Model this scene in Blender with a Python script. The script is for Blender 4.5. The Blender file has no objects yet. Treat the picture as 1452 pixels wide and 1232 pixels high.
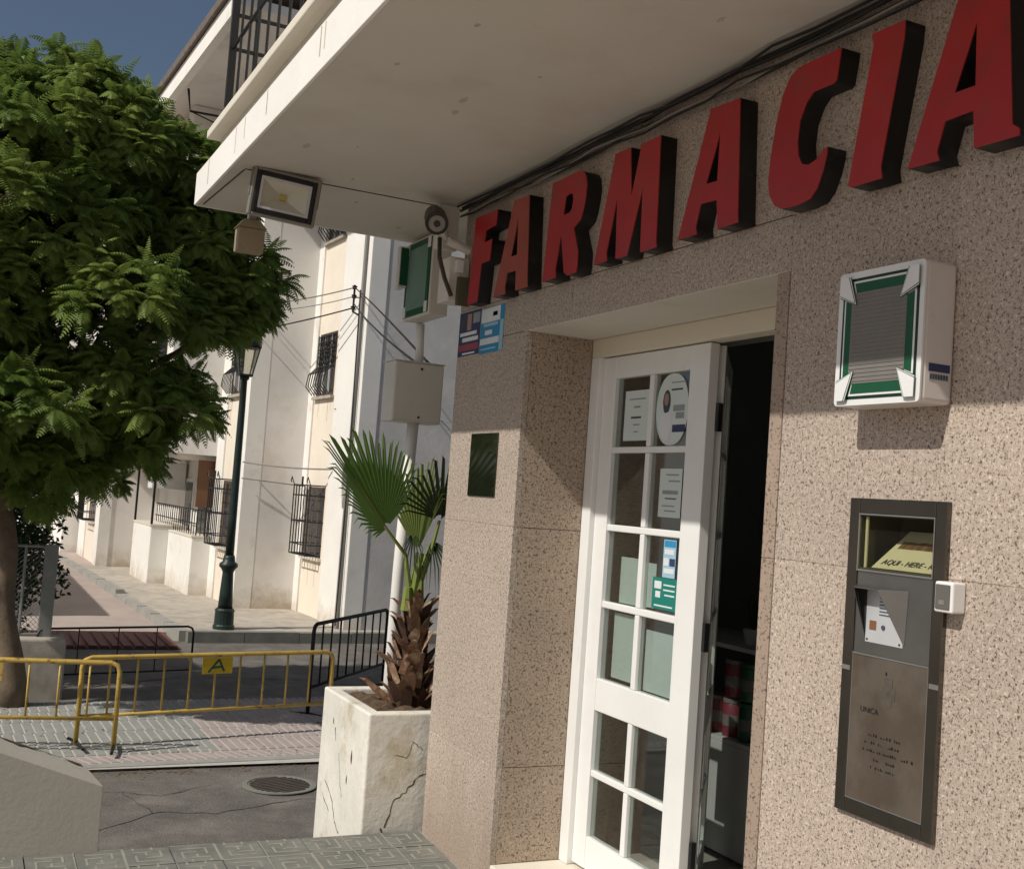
import bpy, bmesh, math, random
from mathutils import Vector, Matrix
random.seed(7)
R = math.radians
scene = bpy.context.scene
COL = scene.collection

# ------------------------------------------------------------------ camera
def make_camera():
    f, yaw, pitch, roll = 1625.5, R(25.667), R(3.223), R(4.097)
    cy, sy, cp, sp = math.cos(yaw), math.sin(yaw), math.cos(pitch), math.sin(pitch)
    fw = Vector((sy*cp, cy*cp, sp)); rt = Vector((cy, -sy, 0)); up = rt.cross(fw)
    r2 = rt*math.cos(roll) + up*math.sin(roll); u2 = up*math.cos(roll) - rt*math.sin(roll)
    cam = bpy.data.cameras.new('camera'); cam.sensor_fit = 'HORIZONTAL'; cam.sensor_width = 36
    cam.lens = f/1452*36; cam.clip_start = .05; cam.clip_end = 2000
    o = bpy.data.objects.new('camera', cam); COL.objects.link(o)
    m = Matrix((r2, u2, -fw)).transposed().to_4x4(); m.translation = (0, 0, 1.65)
    o.matrix_world = m; scene.camera = o
make_camera()
# ------------------------------------------------------------------ light
SUN = Vector((-1, -.23, .97)).normalized()
world = bpy.data.worlds.new('World'); scene.world = world; world.use_nodes = True
nt = world.node_tree; sky = nt.nodes.new('ShaderNodeTexSky'); sky.sky_type = 'NISHITA'; sky.sun_disc = False
sky.sun_elevation = math.asin(SUN.z); sky.sun_rotation = math.atan2(SUN.x, SUN.y) % (2*math.pi)
sky.altitude = 50; sky.air_density = 1.0; sky.dust_density = 2.2; sky.ozone_density = 1.0
nt.links.new(sky.outputs[0], nt.nodes['Background'].inputs[0]); nt.nodes['Background'].inputs[1].default_value = .057
sl = bpy.data.lights.new('sun', 'SUN'); sl.energy = 3.6; sl.angle = R(.53); sl.color = (1, .95, .87)
so = bpy.data.objects.new('sun', sl); COL.objects.link(so); so.rotation_euler = SUN.to_track_quat('Z', 'Y').to_euler(); so.location = (-8, -4, 12)
vs = scene.view_settings; vs.view_transform = 'Standard'; vs.look = 'None'; vs.gamma = 1; vs.exposure = 0; vs.use_curve_mapping = False
scene.cycles.use_denoising = True; scene.cycles.max_bounces = 8; scene.cycles.transparent_max_bounces = 12

# ------------------------------------------------------------------ materials
def mat(name, col, rough=.8, metal=0., var=.12, vscale=4., bump=0., bscale=60., col2=None, mixscale=None, mixlo=.45, mixhi=.6, spec=.4, alpha=None, trans=0., local=False, speck=None, orand=0):
    """plain paint or stone: base colour with two scales of uneven tone, optional second colour in patches, optional fine relief"""
    m = bpy.data.materials.new(name); m.use_nodes = True
    t = m.node_tree; n = t.nodes; l = t.links; b = n['Principled BSDF']
    b.inputs['Roughness'].default_value = rough; b.inputs['Metallic'].default_value = metal
    b.inputs['Specular IOR Level'].default_value = spec
    if trans: b.inputs['Transmission Weight'].default_value = trans
    if local:
        g = n.new('ShaderNodeTexCoord'); pos = g.outputs['Object']
    else:
        g = n.new('ShaderNodeNewGeometry'); pos = g.outputs['Position']
    def noise(s, d=4, r=.6):
        q = n.new('ShaderNodeTexNoise'); q.inputs['Scale'].default_value = s; q.inputs['Detail'].default_value = d; q.inputs['Roughness'].default_value = r
        l.new(pos, q.inputs['Vector']); return q.outputs['Fac']
    c = None
    rgb = n.new('ShaderNodeRGB'); rgb.outputs[0].default_value = (*col, 1); c = rgb.outputs[0]
    if col2:
        mr = n.new('ShaderNodeMapRange'); mr.inputs[1].default_value = mixlo; mr.inputs[2].default_value = mixhi
        l.new(noise(mixscale or vscale, 6, .65), mr.inputs[0])
        mx = n.new('ShaderNodeMix'); mx.data_type = 'RGBA'; l.new(mr.outputs[0], mx.inputs['Factor']); l.new(c, mx.inputs['A']); mx.inputs['B'].default_value = (*col2, 1); c = mx.outputs['Result']
    for s in (speck or ()):
        sc_, lo, hi, cc = s
        mr = n.new('ShaderNodeMapRange'); mr.inputs[1].default_value = lo; mr.inputs[2].default_value = hi
        l.new(noise(sc_, 2, .5), mr.inputs[0])
        mx = n.new('ShaderNodeMix'); mx.data_type = 'RGBA'; l.new(mr.outputs[0], mx.inputs['Factor']); l.new(c, mx.inputs['A']); mx.inputs['B'].default_value = (*cc, 1); c = mx.outputs['Result']
    if var:
        mr = n.new('ShaderNodeMapRange'); mr.inputs[1].default_value = .3; mr.inputs[2].default_value = .7; mr.inputs[3].default_value = 1-var; mr.inputs[4].default_value = 1+var*.6
        l.new(noise(vscale, 8, .65), mr.inputs[0])
        hs = n.new('ShaderNodeHueSaturation'); l.new(mr.outputs[0], hs.inputs['Value']); l.new(c, hs.inputs['Color']); c = hs.outputs[0]
    if orand:
        oi = n.new('ShaderNodeObjectInfo'); mr = n.new('ShaderNodeMapRange'); mr.inputs[3].default_value = 1-orand; mr.inputs[4].default_value = 1+orand; l.new(oi.outputs['Random'], mr.inputs[0])
        hs = n.new('ShaderNodeHueSaturation'); l.new(mr.outputs[0], hs.inputs['Value']); l.new(c, hs.inputs['Color']); c = hs.outputs[0]
    l.new(c, b.inputs['Base Color'])
    if bump:
        bp = n.new('ShaderNodeBump'); bp.inputs['Strength'].default_value = bump; bp.inputs['Distance'].default_value = .01
        l.new(noise(bscale, 5, .7), bp.inputs['Height']); l.new(bp.outputs[0], b.inputs['Normal'])
    return m

def glass_mat(name, tint=(.75, .8, .78), refl=.12, rough=.02):
    m = bpy.data.materials.new(name); m.use_nodes = True; t = m.node_tree; n = t.nodes; l = t.links
    n.remove(n['Principled BSDF']); out = n['Material Output']
    tr = n.new('ShaderNodeBsdfTransparent'); tr.inputs[0].default_value = (*tint, 1)
    gl = n.new('ShaderNodeBsdfGlossy'); gl.inputs['Roughness'].default_value = rough
    lw = n.new('ShaderNodeLayerWeight'); lw.inputs[0].default_value = .5
    pw = n.new('ShaderNodeMath'); pw.operation = 'POWER'; pw.inputs[1].default_value = 5; l.new(lw.outputs['Facing'], pw.inputs[0])
    ad = n.new('ShaderNodeMath'); ad.operation = 'MULTIPLY_ADD'; ad.inputs[1].default_value = .9; ad.inputs[2].default_value = refl; ad.use_clamp = True; l.new(pw.outputs[0], ad.inputs[0])
    mx = n.new('ShaderNodeMixShader'); l.new(ad.outputs[0], mx.inputs[0]); l.new(tr.outputs[0], mx.inputs[1]); l.new(gl.outputs[0], mx.inputs[2]); l.new(mx.outputs[0], out.inputs[0])
    return m

def leaf_mat(name, c1, c2, transl=.35, rough=.5):
    m = bpy.data.materials.new(name); m.use_nodes = True; t = m.node_tree; n = t.nodes; l = t.links; b = n['Principled BSDF']; out = n['Material Output']
    g = n.new('ShaderNodeNewGeometry'); q = n.new('ShaderNodeTexNoise'); q.inputs['Scale'].default_value = 1.6; q.inputs['Detail'].default_value = 5; l.new(g.outputs['Position'], q.inputs['Vector'])
    mr = n.new('ShaderNodeMapRange'); mr.inputs[1].default_value = .35; mr.inputs[2].default_value = .65; l.new(q.outputs['Fac'], mr.inputs[0])
    mx = n.new('ShaderNodeMix'); mx.data_type = 'RGBA'; l.new(mr.outputs[0], mx.inputs['Factor']); mx.inputs['A'].default_value = (*c1, 1); mx.inputs['B'].default_value = (*c2, 1)
    b.inputs['Roughness'].default_value = rough; b.inputs['Specular IOR Level'].default_value = .25; l.new(mx.outputs['Result'], b.inputs['Base Color'])
    tr = n.new('ShaderNodeBsdfTranslucent'); l.new(mx.outputs['Result'], tr.inputs[0])
    ms = n.new('ShaderNodeMixShader'); ms.inputs[0].default_value = transl; l.new(b.outputs[0], ms.inputs[1]); l.new(tr.outputs[0], ms.inputs[2]); l.new(ms.outputs[0], out.inputs[0])
    return m

def damp_wall(m, z, col=(.40, .31, .21), amt=.75, stretch=(3.5, 3.5, 3.5)):
    """blotchy rising damp in the lowest stretch of a plastered wall"""
    t = m.node_tree; n = t.nodes; l = t.links; b = n['Principled BSDF']; src = b.inputs['Base Color'].links[0].from_socket
    g = n.new('ShaderNodeNewGeometry'); sp = n.new('ShaderNodeSeparateXYZ'); l.new(g.outputs['Position'], sp.inputs[0])
    q = n.new('ShaderNodeTexNoise'); vm = n.new('ShaderNodeVectorMath'); vm.operation = 'MULTIPLY'; vm.inputs[1].default_value = stretch; l.new(g.outputs['Position'], vm.inputs[0])
    q.inputs['Scale'].default_value = 1; q.inputs['Detail'].default_value = 8; q.inputs['Roughness'].default_value = .7; l.new(vm.outputs[0], q.inputs['Vector'])
    a = n.new('ShaderNodeMath'); a.operation = 'MULTIPLY_ADD'; a.inputs[1].default_value = -1.1; l.new(q.outputs['Fac'], a.inputs[0]); l.new(sp.outputs['Z'], a.inputs[2])
    mr = n.new('ShaderNodeMapRange'); mr.inputs[1].default_value = z-.55-.12; mr.inputs[2].default_value = z-.55+.28; mr.inputs[3].default_value = amt; mr.inputs[4].default_value = 0; l.new(a.outputs[0], mr.inputs[0])
    mx = n.new('ShaderNodeMix'); mx.data_type = 'RGBA'; l.new(mr.outputs[0], mx.inputs['Factor']); l.new(src, mx.inputs['A']); mx.inputs['B'].default_value = (*col, 1); l.new(mx.outputs['Result'], b.inputs['Base Color'])
    return m
M = {}
SPK = ((80, .605, .68, (.17, .13, .105)), (130, .585, .67, (.11, .085, .07)), (230, .59, .67, (.11, .088, .075)), (95, .59, .68, (.64, .55, .46)))
M['granite'] = mat('pink_granite', (.515, .43, .36), .5, 0, .10, 1.3, .05, 200, speck=SPK, col2=(.42, .34, .28), mixscale=60, mixlo=.42, mixhi=.62, orand=.05)
M['granite'] = damp_wall(M['granite'], .15, (.27, .20, .15), .55, (9, 9, 1.2))
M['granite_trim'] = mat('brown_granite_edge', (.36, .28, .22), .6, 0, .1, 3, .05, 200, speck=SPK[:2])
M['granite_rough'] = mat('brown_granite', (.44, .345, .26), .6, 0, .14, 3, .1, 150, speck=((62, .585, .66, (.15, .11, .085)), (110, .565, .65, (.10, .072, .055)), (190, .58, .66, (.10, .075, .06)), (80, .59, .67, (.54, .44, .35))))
M['soffit'] = mat('soffit_plaster', (.635, .605, .54), .9, 0, .06, 1.2, .05, 30, col2=(.58, .53, .45), mixscale=2.2, mixlo=.5, mixhi=.75)
M['plaster'] = mat('cream_plaster', (.72, .67, .57), .9, 0, .08, 2, .15, 40)
M['white'] = mat('white_plaster', (.85, .83, .78), .9, 0, .06, 1.5, .25, 25, col2=(.62, .56, .47), mixscale=1.6, mixlo=.58, mixhi=.80)
M['white'] = damp_wall(M['white'], -.42, (.46, .37, .27), .6)
M['panelwhite'] = mat('grey_white_plaster', (.82, .79, .75), .9, 0, .06, .8, .15, 25, col2=(.68, .63, .56), mixscale=.9, mixlo=.5, mixhi=.7)
M['panelwhite'] = damp_wall(M['panelwhite'], -.35)
M['creamwall'] = mat('peach_wall', (.83, .745, .63), .9, 0, .06, 2, .1, 30)
M['bluewall'] = mat('blue_grey_wall', (.57, .555, .53), .9, 0, .10, 1.1, .35, 12, col2=(.63, .61, .585), mixscale=1.5)
M['dirt'] = mat('damp_stain', (.55, .46, .34), .95, 0, .3, 9, .3, 30, col2=(.25, .20, .15), mixscale=14, mixlo=.58, mixhi=.7)
M['asphalt'] = mat('asphalt', (.15, .137, .12), .92, 0, .30, 2.4, .9, 90, speck=((3, .50, .66, (.21, .19, .165)), (150, .55, .64, (.30, .275, .245)), (180, .57, .65, (.06, .055, .05))))
M['rust'] = mat('worn_cast_iron', (.11, .09, .075), .6, .4, .25, 20)
M['tar'] = mat('tar_crack', (.05, .045, .04), .9)
M['asphalt_dark'] = mat('newer_asphalt', (.105, .098, .09), .92, 0, .2, 1.6, .5, 120, speck=((220, .6, .7, (.13, .125, .12)),))
M['concrete'] = mat('concrete', (.47, .425, .36), .92, 0, .15, 2.2, .3, 60, col2=(.38, .34, .285), mixscale=5)
M['concrete_pink'] = mat('pinkish_concrete', (.42, .35, .31), .92, 0, .14, 1.2, .25, 60)
M['kerb'] = mat('kerb_stone', (.34, .33, .30), .9, 0, .18, 5, .3, 70)
M['kerb_dark'] = mat('dark_kerb_stone', (.21, .21, .18), .9, 0, .25, 5, .3, 70)  # darker variant of the kerb stone, also on the manhole rim
M['tile'] = mat('grey_green_tile', (.205, .205, .18), .75, 0, .2, 9, .15, 120, col2=(.165, .17, .15), mixscale=6)
M['tile_line'] = mat('worn_tile_ridge', (.31, .30, .255), .8, 0, .2, 14)
M['rib_grey'] = mat('grey_ribbed_tile', (.30, .305, .28), .85, 0, .18, 5, .2, 90)
M['rib_pink'] = mat('pink_ribbed_tile', (.40, .34, .315), .85, 0, .16, 5, .2, 90)
M['rib_red'] = mat('dark_red_ribbed_tile', (.19, .085, .07), .85, 0, .2, 5, .2, 90)
M['rib_joint'] = mat('light_tile_joint', (.50, .48, .44), .9, 0, .15, 8)
M['letter_red'] = mat('letter_red', (.40, .022, .026), .35, 0, .14, 5, .0, 60, col2=(.30, .04, .036), mixscale=9, mixlo=.5, mixhi=.75, orand=.06)
M['letter_faded'] = mat('letter_faded_red', (.34, .075, .055), .6, 0, .15, 6, local=True)
M['black'] = mat('black_paint', (.012, .012, .013), .4, 0, .2, 5, col2=(.035, .032, .029), mixscale=14, mixlo=.55, mixhi=.75)
M['iron'] = mat('black_iron', (.018, .017, .017), .55, .2, .2, 9)
M['cable'] = mat('cable_black', (.015, .014, .013), .6)
M['cable_grey'] = mat('cable_grey', (.26, .25, .23), .6)
M['cable_brown'] = mat('cable_brown', (.055, .045, .03), .6)
M['doorwhite'] = mat('white_door_paint', (.79, .79, .77), .42, 0, .06, 3, .02, 40, col2=(.70, .68, .63), mixscale=6, mixlo=.58, mixhi=.8)
M['doorcream'] = mat('cream_door_head', (.72, .66, .54), .6, 0, .05, 3)
M['glass'] = glass_mat('pane_glass', (.88, .92, .90), .15)
M['glass_box'] = glass_mat('display_glass', (.8, .8, .72), .02)
M['paper'] = mat('paper', (.62, .68, .66), .85, 0, .04, 6)
M['ink'] = mat('ink', (.06, .07, .09), .8)
M['inkgrey'] = mat('ink_grey', (.28, .31, .32), .8)
M['teal'] = mat('teal_print', (.01, .19, .15), .6)
M['blue'] = mat('blue_print', (.03, .25, .48), .6)
M['lightblue'] = mat('light_blue_print', (.32, .52, .64), .6)
M['navy'] = mat('navy_print', (.035, .045, .12), .6)
M['crimson'] = mat('crimson_print', (.30, .06, .09), .6)
M['skinprint'] = mat('photo_print', (.36, .22, .17), .6)
M['printwhite'] = mat('print_white', (.70, .72, .74), .6)
M['signwhite'] = mat('sign_enamel', (.78, .79, .78), .35, 0, .05, 6, col2=(.62, .60, .54), mixscale=7, mixlo=.62, mixhi=.8)
M['signside'] = mat('sign_side_enamel', (.66, .62, .58), .45, 0, .06, 5, col2=(.5, .44, .36), mixscale=9, mixlo=.62, mixhi=.8)
M['signgreen'] = mat('sign_green', (.01, .085, .04), .4, 0, .1, 8)
M['signdark'] = mat('sign_dark', (.01, .03, .02), .4)
M['signglass'] = mat('sign_led_grey', (.20, .19, .175), .5, 0, .08, 30)
M['signpale'] = mat('pale_green_face', (.17, .28, .22), .5, 0, .1, 12)
M['steel'] = mat('brushed_steel_dark', (.27, .265, .255), .33, .9, .15, 5, .02, 150)
M['steel_frame'] = mat('dark_steel_frame', (.15, .138, .12), .22, .95, .15, 6, .02, 200)
M['steel_brown'] = mat('tarnished_steel', (.23, .185, .145), .36, .8, .15, 8, .02, 200, col2=(.29, .245, .20), mixscale=5)
M['steel_worn'] = mat('worn_steel', (.15, .13, .11), .45, .5, .3, 60)
M['steel_line'] = mat('polished_edge', (.55, .55, .53), .3, .9)
M['alu'] = mat('aluminium', (.62, .64, .66), .4, .35, .05, 8)
M['yellowcard'] = mat('yellowed_card', (.84, .81, .66), .8, 0, .05, 8)
M['brownink'] = mat('brown_ink', (.20, .09, .04), .8)
M['boxinside'] = mat('box_inside', (.10, .095, .06), .8)
M['switch'] = mat('white_plastic', (.80, .79, .77), .4, 0, .03, 8)
M['switchdark'] = mat('grey_plastic', (.13, .125, .115), .4)
M['plaque'] = mat('dark_green_mirror', (.10, .11, .08), .06, .9, .2, 10)
M['lampgreen'] = mat('dark_green_iron', (.022, .038, .033), .45, .1, .25, 6, .1, 40)
M['lampglass'] = glass_mat('lantern_glass', (.75, .73, .66), .15, .2)
M['housing'] = mat('grey_housing', (.27, .255, .22), .5, .3, .1, 9)
M['boxbeige'] = mat('beige_box', (.36, .29, .20), .8, 0, .15, 12)
M['reflector'] = mat('lamp_reflector', (.62, .60, .50), .4, .15, .05, 8)
M['led'] = mat('led_chip', (.55, .42, .08), .6)
M['cctv'] = mat('grey_camera', (.09, .08, .065), .5, 0, .1, 9)
M['lens'] = mat('camera_lens', (.01, .01, .012), .1)
M['cabinet'] = mat('cream_cabinet', (.72, .69, .63), .5, 0, .05, 5, col2=(.46, .38, .28), mixscale=11, mixlo=.66, mixhi=.78)
M['polewhite'] = mat('white_pole', (.78, .76, .72), .5, 0, .05, 4)
M['yellow'] = mat('yellow_barrier', (.56, .38, .085), .55, .05, .22, 7, col2=(.20, .11, .05), mixscale=13, mixlo=.57, mixhi=.66)
M['yellowsheet'] = mat('yellow_plate', (.62, .42, .02), .5, 0, .1, 7)
M['graffiti'] = mat('green_lettering', (.02, .09, .06), .6)
M['render'] = mat('grey_render', (.44, .41, .355), .92, 0, .08, 1.5, .2, 40)
M['planter'] = mat('planter_plaster', (.77, .74, .66), .92, 0, .16, 2.5, .55, 14, col2=(.56, .49, .36), mixscale=3.6, mixlo=.54, mixhi=.70)
M['crack'] = mat('crack_dark', (.10, .075, .05), .95)
M['streak'] = mat('rain_streak', (.52, .46, .38), .95, 0, .3, 30)
M['litter'] = mat('dry_leaflet', (.24, .15, .06), .9, 0, .3, 30)
M['facade_streak'] = mat('facade_streak', (.66, .57, .46), .95, 0, .3, 30)
M['soil'] = mat('soil', (.13, .085, .05), .98, 0, .35, 25, .8, 60)
M['boot'] = mat('palm_leaf_base', (.15, .075, .042), .85, 0, .35, 20, .3, 80, col2=(.33, .20, .12), mixscale=16, mixlo=.5, mixhi=.65)
M['bootdark'] = mat('dark_leaf_base', (.06, .03, .018), .9, 0, .3, 20, .3, 80)
M['bootpale'] = mat('dry_leaf_base', (.24, .135, .08), .85, 0, .3, 20, .3, 80, col2=(.42, .30, .20), mixscale=18)
M['petiole'] = leaf_mat('palm_petiole', (.20, .26, .06), (.30, .33, .10), .1)
M['palm'] = leaf_mat('palm_leaf', (.085, .18, .03), (.14, .24, .06), .35, .35)
M['palmyellow'] = leaf_mat('young_palm_leaf', (.16, .22, .06), (.24, .28, .09), .35, .4)
M['palmdark'] = leaf_mat('shade_toned_palm_leaf', (.03, .055, .02), (.045, .075, .028), .15)  # palm leaf with its backlit shade put into a darker colour
M['leaf'] = leaf_mat('feathery_leaf', (.13, .205, .04), (.25, .33, .075), .4)
M['bush'] = leaf_mat('dark_bush_leaf', (.035, .06, .02), (.05, .08, .026), .2)
M['bark'] = mat('bark', (.17, .125, .085), .95, 0, .3, 8, .8, 30)
M['rooftile'] = mat('grey_roof_edge', (.20, .165, .14), .9, 0, .25, 8, .3, 40)
M['shutter'] = mat('dark_shutter', (.10, .075, .06), .7, 0, .2, 8)
M['winglass'] = mat('dark_window', (.03, .032, .035), .15, 0, .1, 3)
M['brownblind'] = mat('brown_blind', (.17, .085, .045), .8, 0, .1, 5)
M['galv'] = mat('galvanised', (.30, .31, .30), .5, .5, .15, 8)
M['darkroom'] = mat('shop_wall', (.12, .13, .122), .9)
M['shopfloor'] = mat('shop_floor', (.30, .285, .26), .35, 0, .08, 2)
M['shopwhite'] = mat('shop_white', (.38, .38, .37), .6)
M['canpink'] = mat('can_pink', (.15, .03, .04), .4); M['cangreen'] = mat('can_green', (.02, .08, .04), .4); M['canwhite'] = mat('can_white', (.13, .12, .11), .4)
M['rubbish'] = mat('red_plastic', (.16, .02, .02), .5)
M['bag'] = mat('white_plastic_bag', (.72, .72, .70), .5)

# ------------------------------------------------------------------ mesh helpers
ORG = {}
class MB:
    def __init__(s): s.v = []; s.f = []; s.m = []
    def add(s, vs, fs, mi=0):
        o = len(s.v); s.v += [tuple(v) for v in vs]; s.f += [tuple(o+i for i in f) for f in fs]; s.m += [mi]*len(fs); return s
    def box(s, x0, y0, z0, x1, y1, z1, mi=0):
        return s.add([(x0,y0,z0),(x1,y0,z0),(x1,y1,z0),(x0,y1,z0),(x0,y0,z1),(x1,y0,z1),(x1,y1,z1),(x0,y1,z1)],
                     [(0,3,2,1),(4,5,6,7),(0,1,5,4),(1,2,6,5),(2,3,7,6),(3,0,4,7)], mi)
    def obox(s, c, size, rot=None, mi=0):
        a, b, d = size[0]/2, size[1]/2, size[2]/2; c = Vector(c)
        vs = [Vector(p) for p in [(-a,-b,-d),(a,-b,-d),(a,b,-d),(-a,b,-d),(-a,-b,d),(a,-b,d),(a,b,d),(-a,b,d)]]
        if rot is not None: vs = [rot @ v for v in vs]
        return s.add([v+c for v in vs], [(0,3,2,1),(4,5,6,7),(0,1,5,4),(1,2,6,5),(2,3,7,6),(3,0,4,7)], mi)
    def prism(s, poly, ext, mi=0):
        n = len(poly); e = Vector(ext); p = [Vector(q) for q in poly]
        return s.add(p+[q+e for q in p], [tuple(range(n-1,-1,-1)), tuple(range(n,2*n))]+[(i,(i+1)%n,n+(i+1)%n,n+i) for i in range(n)], mi)
    def tube(s, pts, r, n=8, mi=0, cap=True):
        pts = [Vector(p) for p in pts]; k = len(pts); rs = r if isinstance(r, (list, tuple)) else [r]*k
        vs = []; up = None
        for i, p in enumerate(pts):
            d = (pts[min(i+1,k-1)]-pts[max(i-1,0)]).normalized()
            if up is None: up = d.orthogonal().normalized()
            u = (up - d*up.dot(d)); u = u.normalized() if u.length > 1e-6 else d.orthogonal().normalized(); up = u; w = d.cross(u)
            vs += [p+(u*math.cos(2*math.pi*j/n)+w*math.sin(2*math.pi*j/n))*rs[i] for j in range(n)]
        fs = [(i*n+j, i*n+(j+1)%n, (i+1)*n+(j+1)%n, (i+1)*n+j) for i in range(k-1) for j in range(n)]
        if cap: fs += [tuple(range(n-1,-1,-1)), tuple((k-1)*n+j for j in range(n))]
        return s.add(vs, fs, mi)
    def lathe(s, prof, c=(0,0,0), n=20, mi=0, sq=False):
        vs = []; c = Vector(c)
        for r, z in prof:
            vs += [c+Vector((r*math.cos(2*math.pi*(j+.5*sq)/n), r*math.sin(2*math.pi*(j+.5*sq)/n), z)) for j in range(n)]
        k = len(prof)
        fs = [(i*n+j, i*n+(j+1)%n, (i+1)*n+(j+1)%n, (i+1)*n+j) for i in range(k-1) for j in range(n)]
        fs += [tuple(range(n-1,-1,-1)), tuple((k-1)*n+j for j in range(n))]
        return s.add(vs, fs, mi)
    def quad(s, a, b, c, d, mi=0): return s.add([a,b,c,d], [(0,1,2,3)], mi)
    def mesh(s, name, mats, off=(0,0,0), smooth=False):
        me = bpy.data.meshes.new(name); ox, oy, oz = off
        me.from_pydata([(x-ox,y-oy,z-oz) for x,y,z in s.v], [], s.f)
        for m in (mats if isinstance(mats, (list, tuple)) else [mats]): me.materials.append(m)
        if any(s.m): me.polygons.foreach_set('material_index', s.m)
        if smooth: me.polygons.foreach_set('use_smooth', [True]*len(s.f))
        me.update(); return me
    def build(s, name, mats, parent=None, origin=None, smooth=False, bevel=0, seg=2):
        off = ORG[parent.name] if parent else (origin or (0,0,0))
        o = bpy.data.objects.new(name, s.mesh(name, mats, off, smooth)); COL.objects.link(o)
        if parent: o.parent = parent
        else: o.location = off
        ORG[o.name] = off
        if bevel:
            bv = o.modifiers.new('bevel', 'BEVEL'); bv.width = bevel; bv.segments = seg; bv.limit_method = 'ANGLE'; bv.angle_limit = R(40)
        return o
def tag(o, label, cat, group=None):
    o['label'] = label; o['category'] = cat
    if group: o['group'] = group
    return o
def struct(o): o['kind'] = 'structure'; return o
def thing(name, loc, label, cat, group=None, rz=0, local=False):
    o = bpy.data.objects.new(name, None); COL.objects.link(o); o.empty_display_size = .1; o.location = loc; o.rotation_euler = (0,0,rz)
    ORG[o.name] = (0,0,0) if local else tuple(loc)
    return tag(o, label, cat, group)
def piece(name, me, parent, loc, rot=(0,0,0), scale=(1,1,1)):
    o = bpy.data.objects.new(name, me); COL.objects.link(o); o.parent = parent; o.location = loc; o.rotation_euler = rot; o.scale = scale; return o
def copy_tree(o, parent=None):
    c = o.copy(); COL.objects.link(c); c.parent = parent
    for ch in list(o.children): copy_tree(ch, c)
    return c
FACE_W = Matrix(((0,0,-1),(-1,0,0),(0,1,0)))     # a sheet's own x,y,z on a wall that faces -X
def curve_mesh(splines, depth, bevel=0):
    cu = bpy.data.curves.new('outline', 'CURVE'); cu.dimensions = '2D'; cu.fill_mode = 'BOTH'; cu.extrude = depth/2; cu.bevel_depth = bevel
    for pts in splines:
        sp = cu.splines.new('POLY'); sp.points.add(len(pts)-1); sp.use_cyclic_u = True
        for p, q in zip(sp.points, pts): p.co = (q[0], q[1], 0, 1)
    o = bpy.data.objects.new('outline', cu); me = bpy.data.meshes.new_from_object(o); bpy.data.objects.remove(o); bpy.data.curves.remove(cu); return me
def text_mesh(txt, size, shear=0, bold=0, align='LEFT'):
    cu = bpy.data.curves.new('text', 'FONT'); cu.body = txt; cu.size = size; cu.shear = shear; cu.offset = bold; cu.extrude = .0004; cu.align_x = align
    o = bpy.data.objects.new('text', cu); COL.objects.link(o); bpy.context.view_layer.update()
    me = bpy.data.meshes.new_from_object(o); bpy.data.objects.remove(o); bpy.data.curves.remove(cu); return me
def put_mesh(me, name, material, parent, mtx, loc):
    """mesh laid with its own axes mtx at world point loc under a thing"""
    me.transform(mtx.to_4x4()); off = ORG[parent.name]
    me.transform(Matrix.Translation(Vector(loc)-Vector(off))); me.name = name; me.materials.clear(); me.materials.append(material)
    for p in me.polygons: p.material_index = 0
    o = bpy.data.objects.new(name, me); COL.objects.link(o); o.parent = parent; ORG[o.name] = off; return o

# ================================================================== GROUND
zr = lambda y: -.92+.017*y          # road level
def sheet(x0, y0, x1, y1, z, zf=None, nx=1, ny=8):
    b = MB(); zf = zf or zr
    P = [(x0+(x1-x0)*i/nx, y0+(y1-y0)*j/ny) for j in range(ny+1) for i in range(nx+1)]
    b.add([(x,y,zf(y)+z) for x,y in P], [(j*(nx+1)+i, j*(nx+1)+i+1, (j+1)*(nx+1)+i+1, (j+1)*(nx+1)+i) for j in range(ny) for i in range(nx)]); return b
struct(sheet(-300, -100, 300, 400, -.06, lambda y: zr(max(-30, min(y, 60)))).build('ground', M['concrete_pink']))
struct(sheet(-30, 2, 30, 16.45, -.004, ny=2).build('road', M['asphalt']))
rd = bpy.data.objects['road']; rq = random.Random(4)
def road_crack(pts, w):
    b = MB(); P = []
    for (xa,ya),(xb,yb) in zip(pts, pts[1:]): P += [Vector((xa+(xb-xa)*k/6+rq.uniform(-.02,.02), ya+(yb-ya)*k/6+rq.uniform(-.02,.02), 0)) for k in range(6)]
    for p, q in zip(P, P[1:]):
        t = (q-p).normalized().cross(Vector((0,0,1)))*w*rq.uniform(.4,1.2); z0_, z1_ = zr(p.y)-.001, zr(q.y)-.001
        b.quad((p.x-t.x,p.y-t.y,z0_),(q.x-t.x,q.y-t.y,z1_),(q.x+t.x,q.y+t.y,z1_),(p.x+t.x,p.y+t.y,z0_))
    o = b.build('crack', M['tar']); o.parent = rd
road_crack([(.9,8.1),(1.5,8.6),(1.9,8.5),(2.6,8.75),(3.2,8.6)], .006); road_crack([(1.2,9.2),(1.6,9.0),(2.1,9.3)], .005); road_crack([(1.5,8.6),(1.3,9.3)], .004); road_crack([(1.5,13.2),(2.6,13.8),(4.2,13.5),(5,14.2)], .012)

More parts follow.
